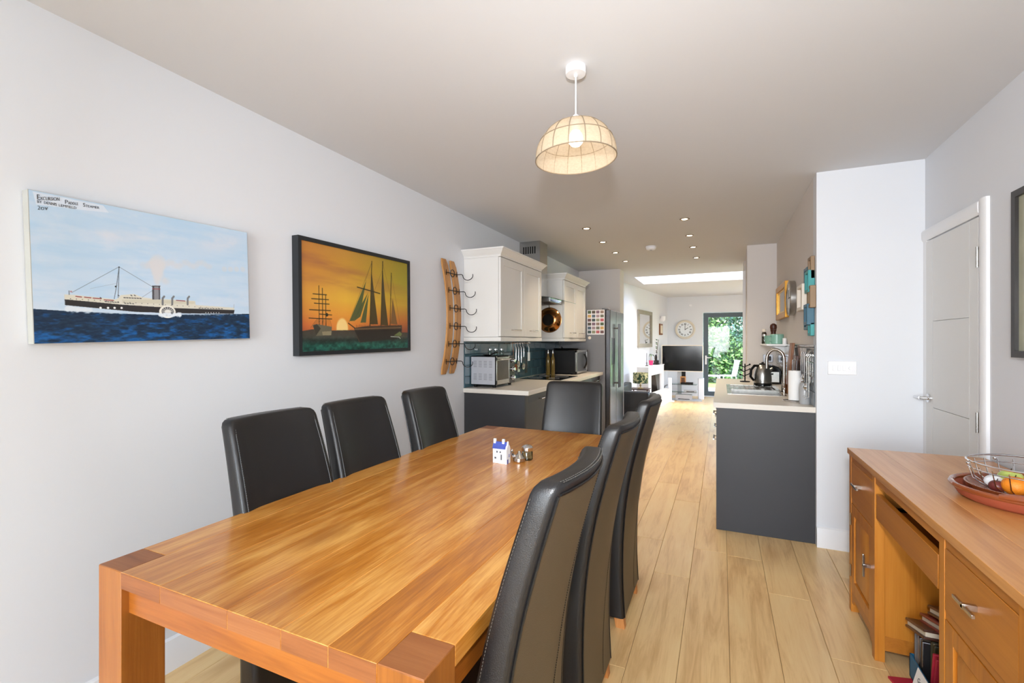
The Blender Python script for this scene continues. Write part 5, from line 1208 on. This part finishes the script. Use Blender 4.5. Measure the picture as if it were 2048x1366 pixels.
ck.add(v_, [(0, 1, 2, 3), (4, 7, 6, 5), (0, 4, 5, 1), (1, 5, 6, 2), (2, 6, 7, 3), (3, 7, 4, 0)]); p('slanted_liner', ck, m_bronze, fp_, label='dark slanted inner panel')
ls = MB(); lbox(ls, .22, 1.10, .10, .22, .13, .15); p('fire_bar', ls, m_chrome, fp_)
he = MB(); lbox(he, -.06, 1.30, .252, .38, 0, .27); lbox(he, -.08, 1.32, .252, .40, .27, .31); p('hearth', he, M('white_marble', 'EDEBE6', .25, var=.05), fp_, .003)
# on the mantel
MZ = .8555
c1 = LW(.28, .13, MZ)
cs = T('candlestick', 'thin tall candlestick at the near end of the white mantel', 'candlestick', c1)
p('stick', MB().lathe([(.035, 0), (.033, .012), (.008, .018), (.006, .05), (.016, .06), (.005, .075), (.004, .27), (0, .272)], c1, 14), m_bronze, cs)
def leaf(mb, base, dirv, L, w, droop=.3):
    d = Vector(dirv).normalized(); s_ = d.cross(Vector((0, 0, 1)));  s_ = s_.normalized() if s_.length > 1e-3 else Vector((1, 0, 0)); P_ = []
    for i in range(6):
        t = i / 5; c = Vector(base) + d * L * t - Vector((0, 0, 1)) * droop * L * t * t; ww = w * math.sin(PI * min(.98, t * .9 + .08))
        P_.append((c - s_ * ww, c + s_ * ww))
    k = len(mb.v)
    mb.add([q for pr in P_ for q in pr], [(2 * i, 2 * i + 1, 2 * i + 3, 2 * i + 2) for i in range(5)])
c2 = LW(.62, .13, MZ)
pp = T('potted_plant', 'small leafy plant in a pink pot on the white mantel', 'plant', c2)
p('pot', MB().lathe([(.035, 0), (.046, .09), (.050, .092), (.050, .104), (.042, .104), (.04, .08), (0, .08)], c2, 18), m_pink, pp)
p('stem', MB().tube([c2 + Vector((0, 0, .08)), c2 + Vector((.005, 0, .22))], .006), m_lampb, pp)
for k in range(8):
    a = k * 2.4; lf = MB(); leaf(lf, c2 + Vector((.005, 0, .20 + .005 * k)), (math.cos(a), math.sin(a), .8), .10, .012, .9); p('leaf', lf, m_leafd if k % 2 else m_leafl, pp)
c3 = LW(1.02, .14, MZ)
sc_ = T('ring_sculpture', 'dark looped sculpture on a slab at the far end of the mantel', 'sculpture', c3)
p('slab', MB().obox(c3 + Vector((0, 0, .012)), Ldir, Ln, (0, 0, 1), .10, .05, .012), m_bronze, sc_)
rs = MB().obox(c3 + Vector((0, 0, .06)), Ldir, Ln, (0, 0, 1), .08, .035, .035)
rs.tube([tuple(c3 + Ldir * (.055 * math.cos(a) - .02) + Vector((0, 0, .145 + .06 * math.sin(a)))) for a in [2 * PI * k / 20 for k in range(20)]], .018, 8, True)
p('loops', rs, m_bronze, sc_)
c4 = LW(1.15, .13, MZ)
orc = T('tall_houseplant', 'tall dark stemmed plant rising behind the ring sculpture on the mantel', 'plant', c4)
p('pot', MB().lathe([(.03, 0), (.04, .08), (.036, .08), (0, .07)], c4, 16), m_bronze, orc)
p('stem', MB().tube([c4 + Vector((0, 0, .07)), c4 + Vector((.0, -.04, .30)), c4 + Vector((.03, .0, .56))], .005), m_dwood, orc)
for k in range(11):
    a = k * 2.1; lf = MB(); leaf(lf, c4 + Vector((.0, -.02, .22 + .032 * k)), (math.cos(a), math.sin(a), .9), .09, .022, .4); p('leaf', lf, m_leafl if 3 < k < 8 else m_leafd, orc)
# mirror on the angled wall
mr_ = T('wall_mirror', 'rectangular mirror in a weathered grey frame on the living room wall', 'mirror', LW(.6, .02, 1.25))
s0, s1, z0, z1, w = .02, 1.12, 1.245, 2.035, .08
mm_ = MB(); lbox(mm_, s0, s0 + w, 0.002, .035, z0, z1); lbox(mm_, s1 - w, s1, 0.002, .035, z0, z1); lbox(mm_, s0 + w, s1 - w, 0.002, .035, z0, z0 + w); lbox(mm_, s0 + w, s1 - w, 0.002, .035, z1 - w, z1)
p('frame', mm_, M('weathered_frame', '8C8678', .55, var=.2, scale=20), mr_, .003)
mm_ = MB(); lbox(mm_, s0 + w, s1 - w, 0.002, .012, z0 + w, z1 - w); p('glass', mm_, m_mirror, mr_)
# small picture / sconce farther along
sc0 = LW(1.90, 0, 0); 
wp = T('small_picture', 'small narrow wooden picture on the living room wall near the far corner', 'picture', LW(1.98, .02, 1.53))
q = MB(); lbox(q, 1.85, 2.12, .002, .03, 1.53, 1.80); p('frame', q, m_bwood, wp, .003); q = MB(); lbox(q, 1.89, 2.08, .03, .033, 1.57, 1.76); p('print', q, m_pages, wp)
sn = T('wall_sconce', 'small white wall light above the narrow wooden picture', 'wall light', LW(1.98, .03, 1.86))
q = MB(); q.lathe([(.02, 0), (.05, .03), (.06, .12), (.055, .12), (.04, .03)], LW(1.98, .07, 1.86), 18); p('glass_shade', q, m_white, sn); q = MB(); lbox(q, 1.95, 2.01, .002, .05, 1.88, 1.93); p('bracket', q, m_white, sn)
# big wall clock
ck_ = T('wall_clock', 'large round cream wall clock with roman numerals above the television', 'clock', (-.84, 12.54, 1.43))
cc_ = (-.84, 12.549, 1.672)
p('rim', MB().lathe([(0, 0), (.238, 0), (.243, -.01), (.235, -.035), (.215, -.040), (.190, -.030), (.185, -.022), (0, -.02)], cc_, 48, 'Y'), m_clockr, ck_)
p('dial', MB().lathe([(0, -.0205), (.184, -.0205), (.184, -.024), (0, -.024)], cc_, 40, 'Y'), m_clockf, ck_)
rom = ['XII', 'I', 'II', 'III', 'IIII', 'V', 'VI', 'VII', 'VIII', 'IX', 'X', 'XI']
for k, s_ in enumerate(rom):
    a = PI / 2 - 2 * PI * k / 12; rd = Vector((math.cos(a), 0, math.sin(a))); tg = Vector((math.sin(a), 0, -math.cos(a)))
    text(s_, .062, m_ink2, ck_, Vector(cc_) + rd * .118 + Vector((0, -.0245, 0)), tg, rd, name='numeral', align='CENTER', sx=.8, offset=.002)
p('minute_hand', MB().obox((cc_[0], 12.52, cc_[2] + .06), (1, 0, 0), (0, 1, 0), (0, 0, 1), .005, .001, .075), m_ink, ck_)
p('hour_hand', MB().obox((cc_[0] + .035, 12.521, cc_[2] + .02), (1, 0, .6), (0, 1, 0), (-.6, 0, 1), .05, .001, .006), m_ink, ck_)
al = T('wall_sensor', 'small white sensor high on the far living room wall', 'sensor', (-.71, 12.54, 2.25)); p('case', B((-.745, 12.52, 2.24), (-.675, 12.549, 2.31)), m_white, al, .006)
# television on its stand
tv = T('television', 'flat black television with a pale edge on a stand in the living room', 'television', (-.85, 11.6, .66))
p('screen_panel', B((-1.29, 11.60, .68), (-.40, 11.612, 1.27)), m_black, tv)
bz = MB(); a, b, c, d, w = -1.305, -.385, .665, 1.285, .018
bz.box((a, 11.595, c), (a + w, 11.63, d)).box((b - w, 11.595, c), (b, 11.63, d)).box((a + w, 11.595, c), (b - w, 11.63, c + w)).box((a + w, 11.595, d - w), (b - w, 11.63, d))
p('bezel', bz, m_cream, tv, .002); p('housing', B((-1.2, 11.61, .72), (-.5, 11.66, 1.22)), m_blackm, tv, .01)
tsd = T('television_stand', 'glass shelved television stand with a steel column', 'stand', (-.8, 11.65, 0))
p('column', B((-.95, 11.66, .03), (-.86, 11.70, .90)), m_greyp, tsd, .004); p('rear_plate', B((-.86, 11.67, .40), (-.77, 11.70, .90)), m_black, tsd)
p('base_plate', MB().prism([(-.94, 11.38), (-.48, 11.38), (-.40, 11.50), (-.45, 11.80), (-1.10, 11.80), (-1.14, 11.55)], 'Z', 0, .02), m_greyp, tsd, .003)
for z in (.19, .37): p('glass_shelf', MB().prism([(-1.06, 11.43), (-.52, 11.43), (-.51, 11.72), (-1.12, 11.72)], 'Z', z, z + .010), m_gl2, tsd)
for k, (a, b, z, m, lab) in enumerate(((-.86, -.60, .38, m_blackm, 'black set top box on the upper glass shelf'), (-.80, -.52, .20, m_greyp, 'silver disc player on the lower glass shelf'), (-.98, -.62, .021, m_greyp, 'grey box on the base of the stand'))):
    t = T('media_box', lab, 'media player', ((a + b) / 2, 11.55, z)); p('case', B((a, 11.45, z), (b, 11.65, z + (.04 if k < 2 else .12))), m, t, .003); p('front_slot', B((a + .06, 11.446, z + .012), (b - .05, 11.451, z + .026)), m_black, t)
ph = T('framed_snapshot', 'small wooden photo frame standing on the television stand', 'photo frame', (-.80, 11.5, .42))
p('frame', MB().obox((-.815, 11.50, .475), (1, .25, 0), (-.25, 1, .1), (0, -.1, 1), .062, .008, .085), m_staves, ph, .002); p('print', MB().obox((-.815, 11.489, .475), (1, .25, 0), (-.25, 1, .1), (0, -.1, 1), .04, .003, .060), m_brownl, ph)
hs = T('tower_speaker', 'slim white tower speaker left of the television stand', 'speaker', (-1.08, 11.2, 0))
p('column', MB().lathe([(.045, .03), (.045, .53), (.04, .54), (0, .541)], (-1.08, 11.22, 0), 20), m_white, hs); p('base', MB().lathe([(.10, 0), (.10, .02), (.05, .03), (0, .031)], (-1.08, 11.22, 0), 28), m_white, hs)
rt = T('white_box', 'white upright box on the right of the television', 'box', (-.42, 11.9, 0)); p('case', B((-.50, 11.85, 0), (-.38, 12.05, .50)), m_white, rt, .004); p('edge_strip', B((-.506, 11.848, 0), (-.498, 11.86, .50)), m_ink2, rt)
cb = T('floor_cable', 'black cable hanging beside the tower speaker', 'cable', (-1.2, 11.4, 0)); p('cable', MB().tube([(-1.24, 11.35, .005), (-1.24, 11.36, .20), (-1.20, 11.38, .34), (-1.14, 11.42, .36), (-1.10, 11.55, .36)], .008), m_blackm, cb)

# ------------------------------------------------------------------ garden
st('ground', B((-30, 12.76, -.30), (30, 60, -.12)), m_grass)
st('patio', B((-3, 12.76, -.12), (3.5, 15.6, -.05)), m_patio)
def foliage(name, lab, cat, c, rx, ry, rz_, n, size, mats, seed, trunk=True):
    r = np.random.default_rng(seed); t = T(name, lab, cat, (c[0], c[1], -.12))
    if trunk: p('trunk', MB().tube([(c[0], c[1], -.12), (c[0] + .05, c[1], c[2])], [.10, .05]), m_dwood, t)
    for q_, mt in enumerate(mats):
        k = n // len(mats); u = r.normal(size=(k, 3)); u /= np.linalg.norm(u, axis=1)[:, None]
        rad = (.55 + .5 * r.random(k)) * (1 + .22 * np.sin(u[:, 0] * 5 + seed) * np.cos(u[:, 2] * 6 + q_))
        P_ = u * rad[:, None] * np.array([rx, ry, rz_]) + np.array(c)
        d = r.normal(size=(k, 3)); d /= np.linalg.norm(d, axis=1)[:, None]; e = np.cross(d, r.normal(size=(k, 3))); e /= np.linalg.norm(e, axis=1)[:, None]
        s_ = size * (.6 + .8 * r.random(k))[:, None]
        V_ = np.stack([P_ - d * s_, P_ + e * s_ * .45, P_ + d * s_, P_ - e * s_ * .45], 1).reshape(-1, 3); V_[:, 2] = np.maximum(V_[:, 2], -.12)
        me = bpy.data.meshes.new('foliage'); me.from_pydata((V_ - np.array([c[0], c[1], -.12])).tolist(), [], np.arange(k * 4).reshape(-1, 4).tolist()); me.materials.append(mt)
        o = bpy.data.objects.new('foliage', me); C.objects.link(o); o.parent = t; o['kind'] = 'stuff'
foliage('garden_tree', 'light green leafy tree at the left of the garden', 'tree', (-1.3, 22.0, 2.3), 1.6, 1.2, 2.1, 9000, .09, (m_leafl, m_leafd), 1)
foliage('garden_bush', 'dense dark green bush behind the garden chairs', 'bush', (.1, 18.6, .75), 1.0, .8, .95, 8000, .07, (m_leafd, m_leafl), 2, False)
foliage('garden_tree', 'pale blue green tree at the back right of the garden', 'tree', (1.9, 26.5, 3.0), 2.4, 1.4, 2.6, 9000, .10, (M('leaf_blue_green', '6C9088', .6, var=.3), m_leafd), 3)
foliage('garden_shrub', 'low bright green shrub at the right of the lawn', 'shrub', (.62, 16.6, .12), .55, .5, .34, 5000, .05, (m_leafl, m_leafd), 4, False)
foliage('garden_shrub', 'grey green shrub at the left edge of the lawn', 'shrub', (-.95, 16.7, .9), .42, .42, 1.0, 5000, .06, (M('leaf_grey_green', 'A5BC9A', .6, var=.3), m_leafl), 5, False)
fn = T('garden_fence', 'weathered grey board fence across the end of the garden', 'fence', (0, 29, -.12))
for k in range(60): p('fence_board', B((-4.5 + k * .15, 29, -.12), (-4.36 + k * .15, 29.02, 1.95 + .02 * math.sin(k * 1.7))), m_fence, fn)
shd = T('garden_shed', 'pale grey garden shed half hidden by the bushes', 'shed', (1.15, 23.2, -.12))
p('wall', B((.65, 22.6, -.12), (1.65, 23.8, 1.25)), M('shed_grey', '7E969E', .7), shd); p('roof', MB().prism([(.55, 1.23), (1.75, 1.23), (1.15, 1.55)], 'Y', 22.5, 23.9), m_anth, shd); p('window', B((.75, 22.59, .65), (1.15, 22.61, 1.05)), m_black, shd)
def gchair(x, y, rz, lab):
    t = T('garden_chair', lab, 'chair', (0, 0, 0), 'white garden chairs on the patio')
    p('seat', MB().lathe([(0, .43), (.21, .43), (.23, .44), (.21, .455), (0, .45)], (0, 0, 0), 20), m_white, t)
    bk_ = MB()
    for i in range(5): bk_.obox((-.16 + .08 * i, -.22, .66), (1, 0, 0), (0, 1, -.2), (0, .2, -1), .022, .008, .21)
    bk_.obox((0, -.26, .86), (1, 0, 0), (0, 1, -.2), (0, .2, -1), .20, .012, .025); p('backrest', bk_, m_white if rz > 0 else M('lilac_back', '8E8EA8', .5), t, .004)
    for a, b in ((-.17, -.17), (.17, -.17), (-.17, .17), (.17, .17)): p('leg', MB().tube([(a * 1.15, b * 1.15, 0), (a, b, .43)], .014), m_greyp, t)
    t.location = (x, y, -.05); t.rotation_euler = (0, 0, rz)
gchair(-.24, 14.5, -PI * .45, 'garden chair with a lilac backrest on the patio, left one'); gchair(.16, 14.75, PI * .6, 'white garden chair on the patio, right one')
